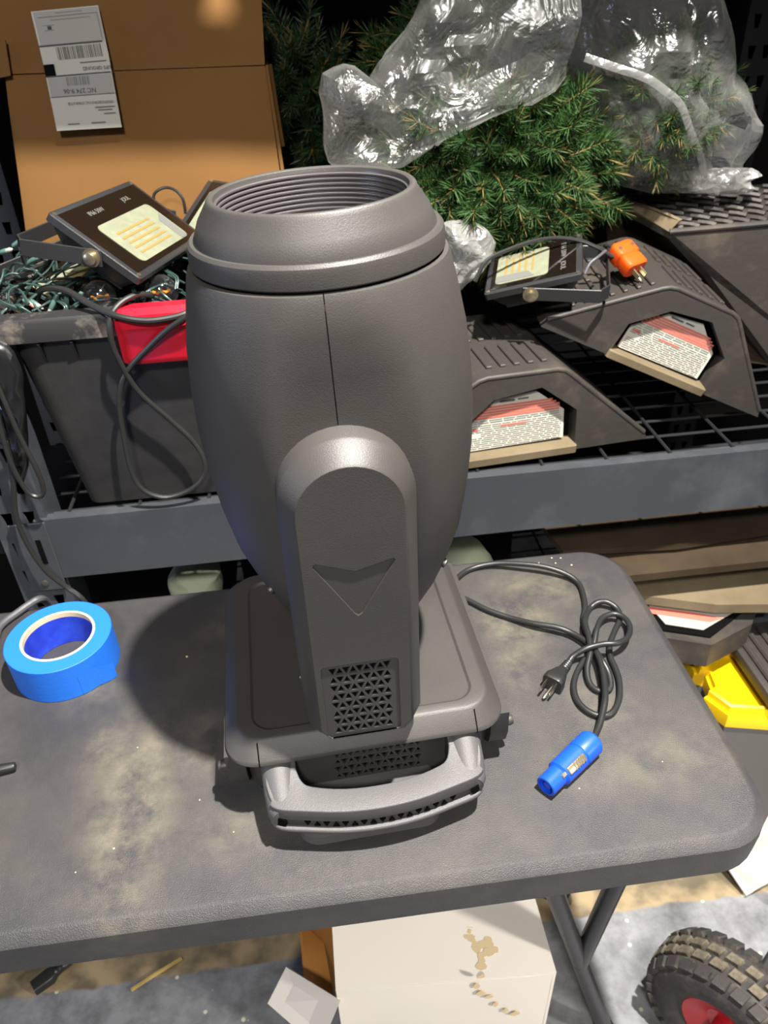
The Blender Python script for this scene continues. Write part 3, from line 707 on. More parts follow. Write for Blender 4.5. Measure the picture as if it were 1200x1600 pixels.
bar(LB, .02, .98, .50, .775, M['paper2'], lb, 'label_panel', -.0047); barset(LB, .30, .64, .64, .765, 0, M['ink2'], lb, 'barcode', rn); bar(LB, .02, .98, .49, .498, M['ink2'], lb)
def ltext(P, body, size, u, v_, m, par):
    c = on(P, u, v_, -.0053); ex = (P[1]-P[0]).normalized(); ey = (P[3]-P[0]); ey = (ey-ex*ey.dot(ex)).normalized(); ez = ex.cross(ey)
    Mx = Matrix((-ex, -ey, ez)).transposed().to_4x4(); Mx.translation = c     # upside down
    o = text('printed_text', body, size, m, par, total(par).inverted() @ Mx)
    o.matrix_parent_inverse = Matrix.Identity(4); return o
ltext(LB, 'UPS GROUND', .0062, .79, .865, M['ink'], lb); ltext(LB, 'NC 274 9-06', .0085, .47, .565, M['ink'], lb)
ltext(LB, 'GREENSBORO NC 27409-2738', .0048, .60, .385, M['ink2'], lb)
for u, v_, wd in ((.80, .31, .30), (.80, .27, .22), (.86, .215, .18), (.28, .09, .18), (.66, .09, .22)): bar(LB, u-wd/2, u+wd/2, v_-.008, v_+.008, M['ink2'], lb, 'printed_line')
for v_, wd in ((.93, .4), (.80, .6)): bar(LT, .55-wd/2, .55+wd/2, v_-.006, v_+.006, M['ink2'], lb2, 'printed_line')
bar(LB, .55, .95, .945, .96, M['ink2'], lb, 'printed_line')

# ------------------------------------------------------------------ black storage tote
TX0, TX1, TY0, TY1, TZR = -.415, .055, .352, .655, 1.088
to = thing('storage_tote', 'black plastic tote with red latch filled with string lights', 'tote', ((TX0+TX1)/2, (TY0+TY1)/2, DZ))
def tr(o, z, r): return rring(TX0+o, TX1-o, TY0+o*.45, TY1-o*.45, r, z, 6)
tbx = loft([tr(.062, DZ+.001, .02), tr(.060, DZ+.006, .025), tr(.030, TZR-.05, .03), tr(.028, TZR-.004, .03), tr(.034, TZR-.004, .03), tr(.036, TZR-.05, .03), tr(.062, DZ+.012, .02)])
part('tote_body', tbx, M['tote'], to, smooth=40)
def rimr(o, z): return rring(TX0+o, TX1-o, TY0+o, TY1-o, max(.004, .035-o), z, 8)
part('tote_rim', loft([rimr(.014, TZR-.032), rimr(.001, TZR-.030), rimr(0, TZR-.006), rimr(.003, TZR-.001), rimr(.008, TZR), rimr(.026, TZR), rimr(.029, TZR-.003), rimr(.030, TZR-.03)], close=True), M['toterim'], to, smooth=40)
for x in (-.345, -.305, -.10, -.02, .06):
    vv = [(x-.0015, TY0+.0135, TZR-.033), (x+.0015, TY0+.0135, TZR-.033), (x+.0015, TY0+.001, TZR-.033), (x-.0015, TY0+.001, TZR-.033), (x-.0015, TY0+.020, TZR-.075), (x+.0015, TY0+.020, TZR-.075)]
    part('rib', (vv, [(0, 1, 2, 3), (0, 3, 4), (1, 5, 2), (3, 2, 5, 4), (0, 4, 5, 1)]), M['tote'], to, smooth=0)
part('tote_panel', box(-.245, -.215, TY0+.012, TY0+.03, TZR-.072, TZR-.03, .002), M['tote'], to)
def latch():
    x0, x1 = -.2465, -.05; yb = TY0+.004
    rings = []
    for x, k in ((x0, .55), (x0+.008, .92), (x0+.016, 1), (x1-.016, 1), (x1-.008, .92), (x1, .55)):
        zt, zb, zm = TZR+.005, TZR-.066, (TZR-.03)
        prof = [(yb+.01, zt), (yb-.010, zt+.001), (yb-.017, zt-.006), (yb-.0185, zt-.022), (yb-.014, zt-.030), (yb-.014, zb+.008), (yb-.010, zb), (yb+.006, zb), (yb+.006, zb+.01)]
        rings.append([(x, p[0]*k+yb*(1-k), zm+(p[1]-zm)*(.9+.1*k)) for p in prof])
    return loft(rings)
part('latch', latch(), M['red'], to, smooth=30)
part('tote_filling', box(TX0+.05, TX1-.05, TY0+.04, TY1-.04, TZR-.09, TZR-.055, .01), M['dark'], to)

# ------------------------------------------------------------------ string lights in the tote
sl = thing('string_lights', 'tangle of green string light wire and small bulbs in the black tote', 'string lights', (-.30, .47, TZR-.05))
rg = random.Random(11)
def inx(k): return -.40+rg.random()*.235*k
for i in range(84):
    x, y = -.405+rg.random()*.23, .385+rg.random()*.17; z = TZR-.030+rg.random()*.045*(1 if y > .4 else .5)
    a = rg.uniform(-1.2, 1.9); ln = rg.uniform(.06, .16); pts = []
    for k in range(5):
        t = k/4-.5
        pts.append((max(-.41, min(-.165, x+ln*t*math.cos(a)+rg.uniform(-.008, .008))), max(.384, min(.60, y+ln*t*math.sin(a)*.9+rg.uniform(-.008, .008))), z+.022*math.cos(t*3)+rg.uniform(-.006, .006)))
    s = spline(pts, 5)
    part('wire', tube(s, .0014, 6), M['green'], sl, smooth=60)
    if i % 2 == 0: part('wire', tube([p+Vector((.0028, -.001, .001)) for p in s], .0014, 6), M['green'], sl, smooth=60)
sock = [((20, 385), (45, 367), .46, 'tip'), ((0, 395), (10, 392), .45, 'tip'), ((42, 412), (58, 403), .44, 'tip'), ((134, 433), (150, 421), .43, 'tip'), ((140, 434), (165, 434), .425, 'tip'), ((165, 431), (188, 424), .43, 'tip'),
        ((36, 468), (46, 474), .40, 'tippink'), ((14, 478), (25, 483), .395, 'tippink'), ((48, 470), (57, 476), .40, 'tip'), ((43, 395), (44, 372), .45, 'tip'), ((90, 460), (80, 482), .40, 'tip'), ((105, 455), (103, 480), .40, 'tip'), ((128, 456), (120, 476), .40, 'tip')]
for a, b, y, tm in sock:
    p, q_ = at(*a, y=y), at(*b, y=y-.003); dv = (q_-p).normalized(); n_ = (q_-p).length
    so = part('bulb_socket', along(p, dv, lathe([(.0022, 0), (.0032, .002), (.0034, n_), (.003, n_+.001)], 12)), M['socket'], sl)
    part('bulb_tip', along(p, dv, lathe([(.0028, n_+.001), (.0030, n_+.006), (.0016, n_+.009), (.0003, n_+.010)], 10)), M[tm], so)

def globe(px, py, y, r, lab):
    c = at(px, py, y=y); t_ = thing('light_bulb', lab, 'bulb', c)
    part('globe', lathe([(.001, -r)]+[(r*math.sin(a), -r*math.cos(a)) for a in [math.pi*i/14 for i in range(1, 13)]]+[(r*.42, r*.95), (r*.40, r*1.25)], 24), M['bulb'], t_, world=False, smooth=60)
    part('bulb_base', lathe([(r*.45, r*1.15), (r*.5, r*1.2), (r*.5, r*2), (r*.35, r*2.1)], 18), M['cord'], t_, world=False)
    part('filament', tube([(-r*.5, 0, r*.1), (-r*.25, 0, -.1*r), (0, 0, .12*r), (r*.25, 0, -.1*r), (r*.5, 0, r*.1)], r*.09, 8), M['amber'], t_, world=False)
    t_.rotation_euler = (R(-75), 0, R(10))
globe(156, 464, .395, .0205, 'clear globe bulb with amber filament beside the grey cord in the tote')
globe(252, 456, .41, .0215, 'clear globe bulb under the flood light corner above the red latch')

# black cord looping over the tote front
cl = [at(300, 480, y=.345), at(292, 489, y=.338), at(265, 497, y=.334), at(225, 501, y=.332), at(180, 493, y=.338), at(140, 475, y=.36), at(105, 455, y=.385), at(75, 450, y=.40), at(60, 458, y=.41), at(58, 480, y=.415)]
single('power_cord', tube(spline(cl, 6), .0042, 10), M['cord'], 'black cord lying over the tote rim from string lights to the red latch', 'cord')
c2 = [at(215, 468, y=.40), at(235, 462, y=.385), at(215, 460, y=.37), at(190, 472, y=.355), at(174, 492, y=.342), at(172, 520, y=.336), at(182, 555, y=.338), at(215, 610, y=.345), at(265, 655, y=.35), at(302, 690, y=.35), at(320, 722, y=.345), at(316, 748, y=.342), at(292, 768, y=.34), at(255, 777, y=.338), at(222, 764, y=.338), at(205, 735, y=.34), at(195, 690, y=.342), at(187, 640, y=.343), at(190, 600, y=.343), at(205, 572, y=.342), at(235, 540, y=.338), at(262, 515, y=.332), at(292, 494, y=.328), at(310, 480, y=.335)]
single('power_cord', tube(spline(c2, 6), .0036, 10), M['cord'], 'black cord hanging in a long loop down the front of the black tote', 'cord')

# ------------------------------------------------------------------ flood lights
def flood(loc, rot, w, h, label, bracket_up=False, ang=0, s=1.0):
    t_ = thing('flood_light', label, 'flood light', loc, rot, 'black flood lights')
    P = lambda n, vf, m, par=None, sm=35: part(n, vf, m, par or t_, world=False, smooth=sm)
    d = .034
    hs = loft([rring(-w/2+.018, w/2-.018, -h/2+.018, h/2-.018, .008, -d, 3), rring(-w/2+.006, w/2-.006, -h/2+.006, h/2-.006, .006, -.014, 3), rring(-w/2, w/2, -h/2, h/2, .004, -.010, 3), rring(-w/2, w/2, -h/2, h/2, .004, -.001, 3), rring(-w/2+.0015, w/2-.0015, -h/2+.0015, h/2-.0015, .003, 0, 3)])
    hb = P('housing', hs, M['flood'])
    for i in range(7): P('cooling_fin', box(-w/2+.022, w/2-.022, -h/2+.03+i*(h-.06)/6-.001, -h/2+.03+i*(h-.06)/6+.001, -d-.010, -d+.002), M['flood'], hb, 0)
    g_ = P('front_glass', box(-w/2+.008, w/2-.008, -h/2+.008, h/2-.008, -.0005, .0008), M['glassblk'], None, 0)
    x0, x1, y0, y1 = -w/2+w*.34, w/2-.015, -h/2+h*.17, h/2-h*.15
    rf = P('reflector', loft([rring(x0, x1, y0, y1, .008, .0010, 4), rring(x0, x1, y0, y1, .008, .0016, 4)]), M['refl'], None, 0)
    for i in range(5):
        xx = x0+(x1-x0)*(.30+.13*i); P('led_strip', box(xx-.0016, xx+.0016, y0+(y1-y0)*.12, y1-(y1-y0)*.25, .0016, .0021), M['led'], rf, 0)
    P('reflector_wall', loft([[(x0+.02, y1-.004, .0017), (x1-.001, y1-.004, .0017), (x1-.001, y1-.022, .0017), (x0+.03, y1-.022, .0017)], [(x0+.02, y1-.004, .0022), (x1-.001, y1-.004, .0022), (x1-.001, y1-.022, .0022), (x0+.03, y1-.022, .0022)]]), M['inkw'], rf, 0)
    for sx in (-1, 1):
        for sy in (-1, 1): P('corner_screw', xf(lathe([(.0028, 0), (.0028, .001)], 12), T(sx*(w/2-.0055), sy*(h/2-.0055), 0)), M['bolt'])
    for yy, b in ((-h*.16, 'IP66 50W'), (h*.22, 'JOUL')):
        text('printed_text', b, .0095*w/.125, M['inkw'], g_, Matrix.Translation((-w/2+w*.19, yy, .0009)) @ RZ(R(90)))
    # U bracket swung past the text side
    e = -w/2-.036; bt, bw = .0022, .020
    br = []
    for sy in (-1, 1): br.append(xf(box(e+.012, .016, sy*(h/2+.005)-bt/2, sy*(h/2+.005)+bt/2, -bw/2-.012, bw/2-.012, .0008, 1), Matrix.Identity(4)))
    br.append(box(e, e+bt, -h/2+.010, h/2-.010, -bw/2-.012, bw/2-.012, .0008, 1))
    for sy in (-1, 1):
        a = Vector((e+.001, sy*(h/2-.011), -.012)); b = Vector((e+.014, sy*(h/2+.005), -.012)); dr = (b-a).normalized(); nn = Vector((-dr.y, dr.x, 0))
        br.append(loft([[a+nn*k*bt/2+Vector((0, 0, zz*bw/2)) for k, zz in ((-1, -1), (1, -1), (1, 1), (-1, 1))], [b+nn*k*bt/2+Vector((0, 0, zz*bw/2)) for k, zz in ((-1, -1), (1, -1), (1, 1), (-1, 1))]]))
    bk = P('bracket', xf(join(*br), T(.004, 0, -.012) @ RY(R(-ang)) @ T(-.004, 0, .012)), M['flood'], None, 0)
    for sy in (-1, 1):
        P('bolt', xf(lathe([(.011, 0), (.011, .0025), (.0075, .0026), (.0075, .0075), (.006, .0085)], 6 if False else 18), T(.004, sy*(h/2+.0055), -.012) @ RX(R(-90*sy))), M['bolt'], bk)
    return t_
flood((-.2222, .4787, 1.1578), (-.0619, .6509, -.3108), .1254, .2224, 'large black flood light tilted face up on top of the filled tote', ang=30)
flood((.3296, .5219, 1.0545), (-.1819, .2620, 2.7867), .14, .125, 'small black flood light lying on the car ramp beside an orange plug', ang=16)
flood((-.110, .600, 1.128), (-.30, -.16, 2.84), .13, .19, 'black flood light half hidden behind the stage light rim on the tote')
flood((-.325, .50, 1.093), (.10, .25, -.75), .11, .16, 'black flood light buried under the tilted one at the tote left')
cx = [at(240, 308, y=.66), at(246, 298, y=.66), at(260, 293, y=.66), at(275, 298, y=.655), at(286, 312, y=.65)]
single('cable', tube(spline([cx[0]-Vector((0, 0, .02))]+cx+[cx[-1]-Vector((0, 0, .02))], 6), .0022, 8), M['cord'], 'thin black cable arching up behind the large flood light against the box', 'cable')

# ------------------------------------------------------------------ car ramps
PROF = [(0, 0), (.004, .014), (.030, .036), (.145, .128), (.155, .134), (.168, .137), (.272, .137), (.284, .134), (.292, .128), (.425, .012), (.431, 0)]
LABEL = [(.139, .014), (.139, .054), (.185, .094), (.247, .101), (.294, .064), (.297, .016)]
HOLE = [(.125, .004), (.127, .058), (.178, .102), (.250, .112), (.308, .068), (.311, .004)]
def ramp(mtx, label, depth=.24, k=1.0, mirror=False, tread=True):
    loc, ro_, _ = mtx.decompose()
    t_ = thing('car_ramp', label, 'ramp', loc, ro_.to_euler(), 'black rubber car ramps')
    def P(n, vf, m, par=None, sm=30): return part(n, ([(v.x*k, v.y, v.z*k) for v in map(Vector, vf[0])], vf[1]), m, par or t_, world=False, smooth=sm)
    fr_ = plate(PROF, [HOLE], .03, back=False)
    n = len(PROF)
    body = loft([[(p[0]*.97+.006, y, p[1]*s_) for p in PROF] if False else [(p[0], y, p[1]) for p in PROF] for y in (.03, depth)], False, True)
    sh = P('ramp_body', join(fr_, body), M['rubber'], None, 25)
    rl = []
    # rounded front edge bead
    P('edge_bead', tube([(p[0], .003, p[1]-.001) for p in PROF[1:-1]], .0045, 8), M['rubber'], sh, 60)
    P('recess_back', xf(plate(HOLE, (), .001), T(0, .026, 0)), M['dark'], sh, 0)
    wl = xf(plate(LABEL, (), .0015), T(0, .014, 0)); lab_ = P('warning_label', wl, M['paperb'], None, 0)
    def lines(name, m, rows):
        vf = []
        for x0, x1, z, hh in rows: vf.append(box(x0, x1, .0134, .0141, z, z+hh))
        P(name, join(*vf), m, lab_, 0)
    lines('red_heading', M['redink'], [(.150+.004*max(0, 3-i)*0+(.012 if i > 2 else 0), .286-.006*max(0, i-2), .066+i*.0042, .0028) for i in range(5)])
    r_ = random.Random(5); rows = []
    for i in range(12):
        z = .0175+i*.0034; x = .143
        if 6 <= i <= 7: x = .165
        while x < .290:
            wd = r_.uniform(.006, .022); rows.append((x, min(x+wd, .291), z, .0011)); x += wd+.0022
    for i in range(2):
        x = .150
        while x < .284: wd = r_.uniform(.006, .02); rows.append((x, min(x+wd, .286), .0590+i*.0034, .0015)); x += wd+.0022
    lines('small_print', M['greyink'], rows)
    lines('red_note', M['redink'], [(.146, .160, .047, .004), (.195, .235, .050, .0028)])
    lines('label_title', M['ink2'], [(.192, .215, .0895, .003), (.22, .236, .0905, .0024)])
    P('tan_board', loft([rring(.122, .313, -.005, .20, .004, -.003, 3), rring(.122, .313, -.006, .20, .004, .009, 3), rring(.124, .311, -.004, .20, .004, .011, 3)]), M['tan'], None, 30)
    if tread:
        a0, a1 = Vector((.030, 0, .036)), Vector((.145, 0, .128)); dr = (a1-a0); ln = dr.length; dr.normalize(); nn = Vector((-dr.z, 0, dr.x))
        rb = box(-.0035, .0035, .02, .09, 0, .005, .0012, 1)
        for i in range(7):
            for yy in (.0, .075, .15):
                c = a0+dr*(.012+i*ln/7); mm = Matrix((dr, Vector((0, 1, 0)), nn)).transposed().to_4x4(); mm.translation = c+Vector((0, yy*1.0+.0, -.001))
                P('tread_rib', xf(rb if yy < .14 else box(-.0035, .0035, .02, .075, 0, .005, .0012, 1), mm), M['rubber'], sh, 0)
        for i in range(5):
            for yy in (.02, .12): P('tread_rib', box(.175+i*.021, .184+i*.021, yy+.01, yy+.085, .136, .141, .0012, 1), M['rubber'], sh, 0)
    return t_
A1 = Vector((.494, .405, DZ+.006)); yawA = R(5.5)
ramp(Matrix.Translation(A1-Vector((math.cos(yawA), math.sin(yawA), 0))*.431) @ RZ(yawA), 'black car ramp with warning label lying level on the wire deck beside the stage light')
tipB = Vector((.332, .470, .976)); endB = Vector((.692, .437, DZ+.006)); dB = endB-tipB; kB = dB.length/.431
ex = dB.normalized(); ey = Vector((.16, .98, .0)); ey = (ey-ex*ey.dot(ex)).normalized(); ez = ex.cross(ey)
mB = Matrix((ex, ey, ez)).transposed().to_4x4(); mB.translation = tipB
ramp(mB, 'black car ramp with warning label tilted down to the right leaning on the level one', .24, kB)

# third ramp, standing deeper on the shelf, seen from its dusty open end
def quadvf(*p): return [Vector(a) for a in p], [tuple(range(len(p)))]
rc = thing('car_ramp', 'black car ramp with ribbed tread and dusty brown end under the right plastic bag', 'ramp', (.80, .76, DZ), group='black rubber car ramps')
c1, c2_, c3, c4 = at(940, 306, y=.82), at(1046, 362, y=.665), at(1230, 346, y=.625), at(1230, 285, y=.81)
for c in (c1, c2_, c3, c4): pass
zt = (c1.z+c2_.z)/2
b2, b3, b1 = at(1205, 600, y=.62), at(1330, 600, y=.585), at(955, 420, y=.86)
b2.z = max(b2.z, DZ+.002)
def slab_poly(pts, th, m, name, par, sm=0):
    n_ = (pts[1]-pts[0]).cross(pts[2]-pts[0]).normalized()
    if n_.dot(Vector(CAM)-pts[0]) > 0: n_ = -n_
    return part(name, loft([pts, [p+n_*th for p in pts]]), m, par, smooth=sm)
tc_ = slab_poly([c1, c2_, c3, c4], .012, M['rubber'], 'ramp_tread', rc)
slab_poly([c2_, at(1110, 432, y=.655), b2, b3, c3], .012, M['rubber'], 'ramp_side', rc)
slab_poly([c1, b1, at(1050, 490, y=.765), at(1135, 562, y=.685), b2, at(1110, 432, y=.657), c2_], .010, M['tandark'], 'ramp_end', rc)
slab_poly([at(950, 303, y=.81), at(955, 328, y=.808), at(1045, 362, y=.665), at(1062, 345, y=.66), at(1040, 335, y=.685)], .006, M['tan'], 'tan_board', rc)
part('edge_bead', tube([c2_, c3], .005, 8), M['rubber'], rc)
for i in range(6):
    for j in range(7):
        u, v_ = (j+.6)/7.2, (i+.6)/6.4
        def tp_(u, v_): return (c2_*(1-u)+c3*u)*(1-v_)+(c1*(1-u)+c4*u)*v_+Vector((0, 0, .0015))
        s_ = .055
        pts = [tp_(u-s_, v_+.05), tp_(u+s_, v_-.05)]
        part('tread_rib', tube([pts[0], pts[0]*.5+pts[1]*.5+Vector((0, 0, .001)), pts[1]], .0042, 5), M['rubber'], tc_, smooth=0)

# orange plug with its cord around the small flood light
op = thing('orange_plug', 'bright orange three prong plug resting on the tilted car ramp', 'plug', (.462, .50, 1.03))
oc = at(980, 404, y=.512); od = (at(996, 432, y=.485)-at(958, 386, y=.535)).normalized()
def lay_x(c, dv, vf):
    up_ = Vector((.1, -.5, .85)); s_ = up_.cross(dv).normalized(); u2 = dv.cross(s_)
    mm = Matrix((s_, u2, dv)).transposed().to_4x4(); mm.translation = c; return xf(vf, mm)
pb_ = part('plug_body', lay_x(oc, od, loft([rring(-.016, .016, -.012, .012, .005, -.024, 4), rring(-.019, .019, -.014, .014, .006, -.020, 4), rring(-.019, .019, -.014, .014, .006, -.002, 4), rring(-.0165, .0165, -.012, .012, .005, .001, 4), rring(-.018, .018, -.013, .013, .006, .006, 4), rring(-.018, .018, -.013, .013, .006, .020, 4), rring(-.016, .016, -.011, .011, .005, .023, 4)])), M['orange'], op)
for x in (-.011, .011): part('plug_screw', lay_x(oc, od, xf(lathe([(.003, 0), (.003, .0012)], 12), T(x, .0138, -.012) @ RX(R(-90)))), M['bolt'], pb_)
for x in (-.0065, .0065): part('prong', lay_x(oc, od, box(x-.001, x+.001, -.004, .004, .022, .038, .0004, 1)), M['nickel'], pb_)
part('ground_pin', lay_x(oc, od, xf(lathe([(.0025, .022), (.0025, .038), (.001, .041)], 12), T(0, -.007, 0))), M['nickel'], pb_)
kk = [at(742, 440, y=.50), at(760, 408, y=.51), at(790, 392, y=.52), at(830, 378, y=.53), at(868, 372, y=.535), at(905, 376, y=.53), at(935, 388, y=.52), at(955, 400, y=.515), at(962, 398, y=.514)]
part('cable', tube(spline(kk, 6), .0032, 8), M['cord'], op)
single('cable', tube(spline([at(914, 428, y=.47), at(922, 412, y=.475), at(934, 402, y=.48), at(946, 392, y=.50)], 5), .0022, 8), M['greycord'], 'short thin grey wire between the small flood light and orange plug', 'cable')

# ------------------------------------------------------------------ artificial pine wreaths
def sprig_mesh(seed, m, n=170, ln=.075, nl=.025):
    r_ = random.Random(seed); V, Fc, mi = [], [], []
    bend = r_.uniform(-.25, .25)
    def ax(z): return Vector((bend*z*z/ln, 0, z))
    tw = tube([ax(0), ax(ln*.5), ax(ln)], [.0018, .0014, .0010], 5)
    V += [Vector(v) for v in tw[0]]; Fc += tw[1]; mi += [1]*len(tw[1])
    for i in range(n):
        z = ln*(.02+.98*i/n); a = i*2.4+r_.uniform(-.4, .4); el = r_.uniform(.35, .85) if i < n*.93 else r_.uniform(.9, 1.4)
        d_ = Vector((math.cos(a)*math.cos(el), math.sin(a)*math.cos(el), math.sin(el))); l = nl*r_.uniform(.75, 1.15)
        s_ = d_.cross(Vector((r_.uniform(-1, 1), r_.uniform(-1, 1), r_.uniform(-1, 1)))).normalized()*.00062
        p = ax(z); k = len(V)
        V += [p-s_, p+s_, p+d_*l*.7+s_*.9, p+d_*l, p+d_*l*.7-s_*.9]
        Fc += [(k, k+1, k+2, k+4), (k+4, k+2, k+3)]; mi += ([0, 0] if i < n*.975 else [1, 1])
    me = bpy.data.meshes.new('sprig'); me.from_pydata([tuple(v) for v in V], [], Fc); me.materials.append(M[m]); me.materials.append(M['twig'])
    me.polygons.foreach_set('material_index', mi); me.update(); return me
SPR = [sprig_mesh(i, 'needle') for i in range(3)]+[sprig_mesh(9+i, 'needle2', 180) for i in range(2)]
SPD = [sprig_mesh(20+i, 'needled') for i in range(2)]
def wreath(name, label, cat, c, rx, ry, rz, n, meshes, seed, group=None, grav=.0, sc=(.85, 1.2)):
    r_ = random.Random(seed); t_ = thing(name, label, cat, (c[0], c[1], c[2]-rz), group=group)
    cr = part('branch_core', lathe([(.01, -.8*rz)]+[(max(.01, math.sin(a)*.62*rx), -math.cos(a)*.62*rz) for a in [math.pi*i/8 for i in range(1, 8)]]+[(.01, .62*rz)], 12), M['needled'], t_, world=False)
    cr.location = (0, 0, rz); cr.scale = (1, ry/rx, 1)
    for i in range(n):
        while True:
            v_ = Vector((r_.gauss(0, 1), r_.gauss(0, 1), r_.gauss(0, 1))).normalized()
            if v_.y < .35: break
        q_ = .42+.40*r_.random()
        p = Vector((v_.x*rx*q_, v_.y*ry*q_, v_.z*rz*q_+rz))
        d_ = (v_+Vector((r_.uniform(-.6, .6), r_.uniform(-.6, .4), r_.uniform(-.6, .6)-grav))).normalized()
        o = bpy.data.objects.new('pine_sprig', r_.choice(meshes)); COL.objects.link(o); o.parent = t_
        o.location = p; o.rotation_euler = d_.to_track_quat('Z', 'Y').to_euler(); s_ = r_.uniform(*sc); o.scale = (s_, s_, s_)
    return t_
g_ = 'artificial pine wreaths'
W1 = at(765, 268, y=.70)
wreath('pine_wreath', 'green artificial pine wreath half covered by the clear bag in the shelf middle', 'wreath', W1, .195, .11, .118, 280, SPR, 1, g_, .1)
W1b = at(740, 110, y=.87)
wreath('pine_wreath', 'artificial pine wreath inside the middle clear plastic bag', 'wreath', W1b, .17, .06, .10, 110, SPR+SPD, 2, g_)
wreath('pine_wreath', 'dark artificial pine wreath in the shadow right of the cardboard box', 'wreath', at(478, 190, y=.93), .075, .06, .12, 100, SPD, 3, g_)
W2 = at(1032, 165, y=.725)
wreath('pine_wreath', 'artificial pine wreath inside the right clear plastic bag', 'wreath', W2, 0.076, .070, .098, 180, SPR, 4, g_, 0, (.6, .85))

# ------------------------------------------------------------------ clear plastic bags
def pz(pts, y): return [(at(px, py, y=y).x, at(px, py, y=y).z) for px, py in pts]
def shell_thing(name, outline_px, cpx, y, df, db, m, label, cat, crease, freq, seed, smooth=28, group=None):
    out = pz(outline_px, y); c = at(*cpx, y=y)
    return single(name, puff(out, (c.x, c.z), y, df, db, 16, 96, crease, freq, seed), m, label, cat, group, smooth)
bag_r = shell_thing('plastic_bag', [(893, -60), (880, 95), (893, 130), (905, 165), (914, 225), (945, 284), (1010, 297), (1100, 299), (1150, 290), (1142, 262), (1168, 225), (1181, 185), (1155, 145), (1130, 110), (1128, 40), (1110, -60)], (1020, 150), .735, .115, .06, M['bag2'], 'clear crumpled plastic bag around pine greenery on the right car ramp', 'plastic bag', .019, 9, 3, 20)
part_b1 = [(500, 118), (535, 112), (562, 122), (572, 130), (590, 100), (640, 40), (680, -50), (905, -60), (888, 120), (860, 150), (800, 168), (720, 203), (660, 238), (625, 262), (560, 264), (518, 254), (508, 205), (494, 150)]
shell_thing('plastic_bag', part_b1, (625, 170), .60, .045, .035, M['bag'], 'clear crumpled plastic bag draped over the middle pine wreath', 'plastic bag', .026, 8, 8, 20)
shell_thing('plastic_bag', [(690, 350), (700, 345), (735, 342), (760, 352), (778, 375), (770, 405), (740, 430), (715, 455), (690, 460)], (722, 395), .56, .035, .02, M['milky'], 'crumpled white plastic scrap between the stage light and small flood light', 'plastic bag', .012, 16, 5, 24)
# knotted tail of the right bag
bt_ = single('bag_tail', puff(pz([(1080, 270), (1130, 262), (1175, 262), (1190, 275), (1160, 284), (1180, 292), (1165, 303), (1110, 302), (1075, 298)], .71), tuple(pz([(1120, 285)], .71)[0]), .71, .02, .02, 10, 60, .008, 22, 6), M['milky'], 'gathered white tail of the right clear bag on the car ramp', 'plastic bag', None, 24)
def attach(o, par):
    for k in ('label', 'category', 'group'):
        if k in o: del o[k]
    o.parent = par; o.matrix_parent_inverse = total(par).inverted()
attach(bt_, bag_r)
# folded straps of film across the right bag
def strap(px, ys, wd, m, label):
    pts = [at(*p, y=y) for p, y in zip(px, ys)]; s_ = spline(pts, 6); V = []; Fc = []
    for i, p in enumerate(s_):
        t_ = (s_[min(i+1, len(s_)-1)]-s_[max(i-1, 0)]).normalized(); n_ = t_.cross(Vector((0, 1, 0))).normalized()*wd/2
        for k in (-1, -.3, .3, 1): V.append(p+n_*k+Vector((0, .004*abs(k)-.002*(k*k), 0)))
    for i in range(len(s_)-1):
        for k in range(3): Fc.append((i*4+k, i*4+k+1, i*4+4+k+1, i*4+4+k))
    n0 = len(V); V2 = [v+Vector((0, .0012, 0)) for v in V]; F2 = [tuple(a+n0 for a in f[::-1]) for f in Fc]
    return single('bag_fold', (V+V2, Fc+F2), m, label, 'plastic bag', 'folds of the right bag', 60)
sf_ = strap([(915, 90), (960, 105), (1010, 122), (1040, 142), (1065, 165), (1080, 205), (1097, 250), (1102, 285)], [.635, .62, .61, .606, .61, .62, .64, .68], .011, M['fold'], 'white twisted plastic strap running across the right clear bag')
attach(sf_, bag_r)

# ------------------------------------------------------------------ left side: black film, cords
single('plastic_bag', puff(pz([(-30, 520), (18, 540), (34, 575), (40, 640), (46, 720), (36, 760), (10, 700), (-30, 660)], .345), tuple(pz([(10, 630)], .345)[0]), .345, .02, .02, 10, 60, .008, 18, 9), M['blackbag'], 'shiny black plastic film hanging between the rack post and tote', 'plastic bag', None, 28)
k1 = [at(-20, 560, y=.325), at(-6, 640, y=.32), at(14, 715, y=.318), at(40, 765, y=.318), at(60, 776, y=.318), at(68, 766, y=.318), at(58, 735, y=.318), at(30, 680, y=.32), at(8, 630, y=.322), at(-10, 590, y=.324), at(-30, 560, y=.326)]
single('cord', tube(spline(k1, 6), .0032, 8), M['cord'], 'black cord loop hanging in front of the left rack post', 'cord')
k2 = [at(8, 690, y=.325), at(20, 740, y=.322), at(24, 800, y=.320), at(40, 845, y=.318), at(70, 890, y=.316), at(105, 918, y=.314), at(128, 935, y=.305), at(150, 965, y=.30)]
single('cord', tube(spline(k2, 6), .0038, 8), M['cord'], 'black cord running down the left rack beam to behind the table', 'cord')

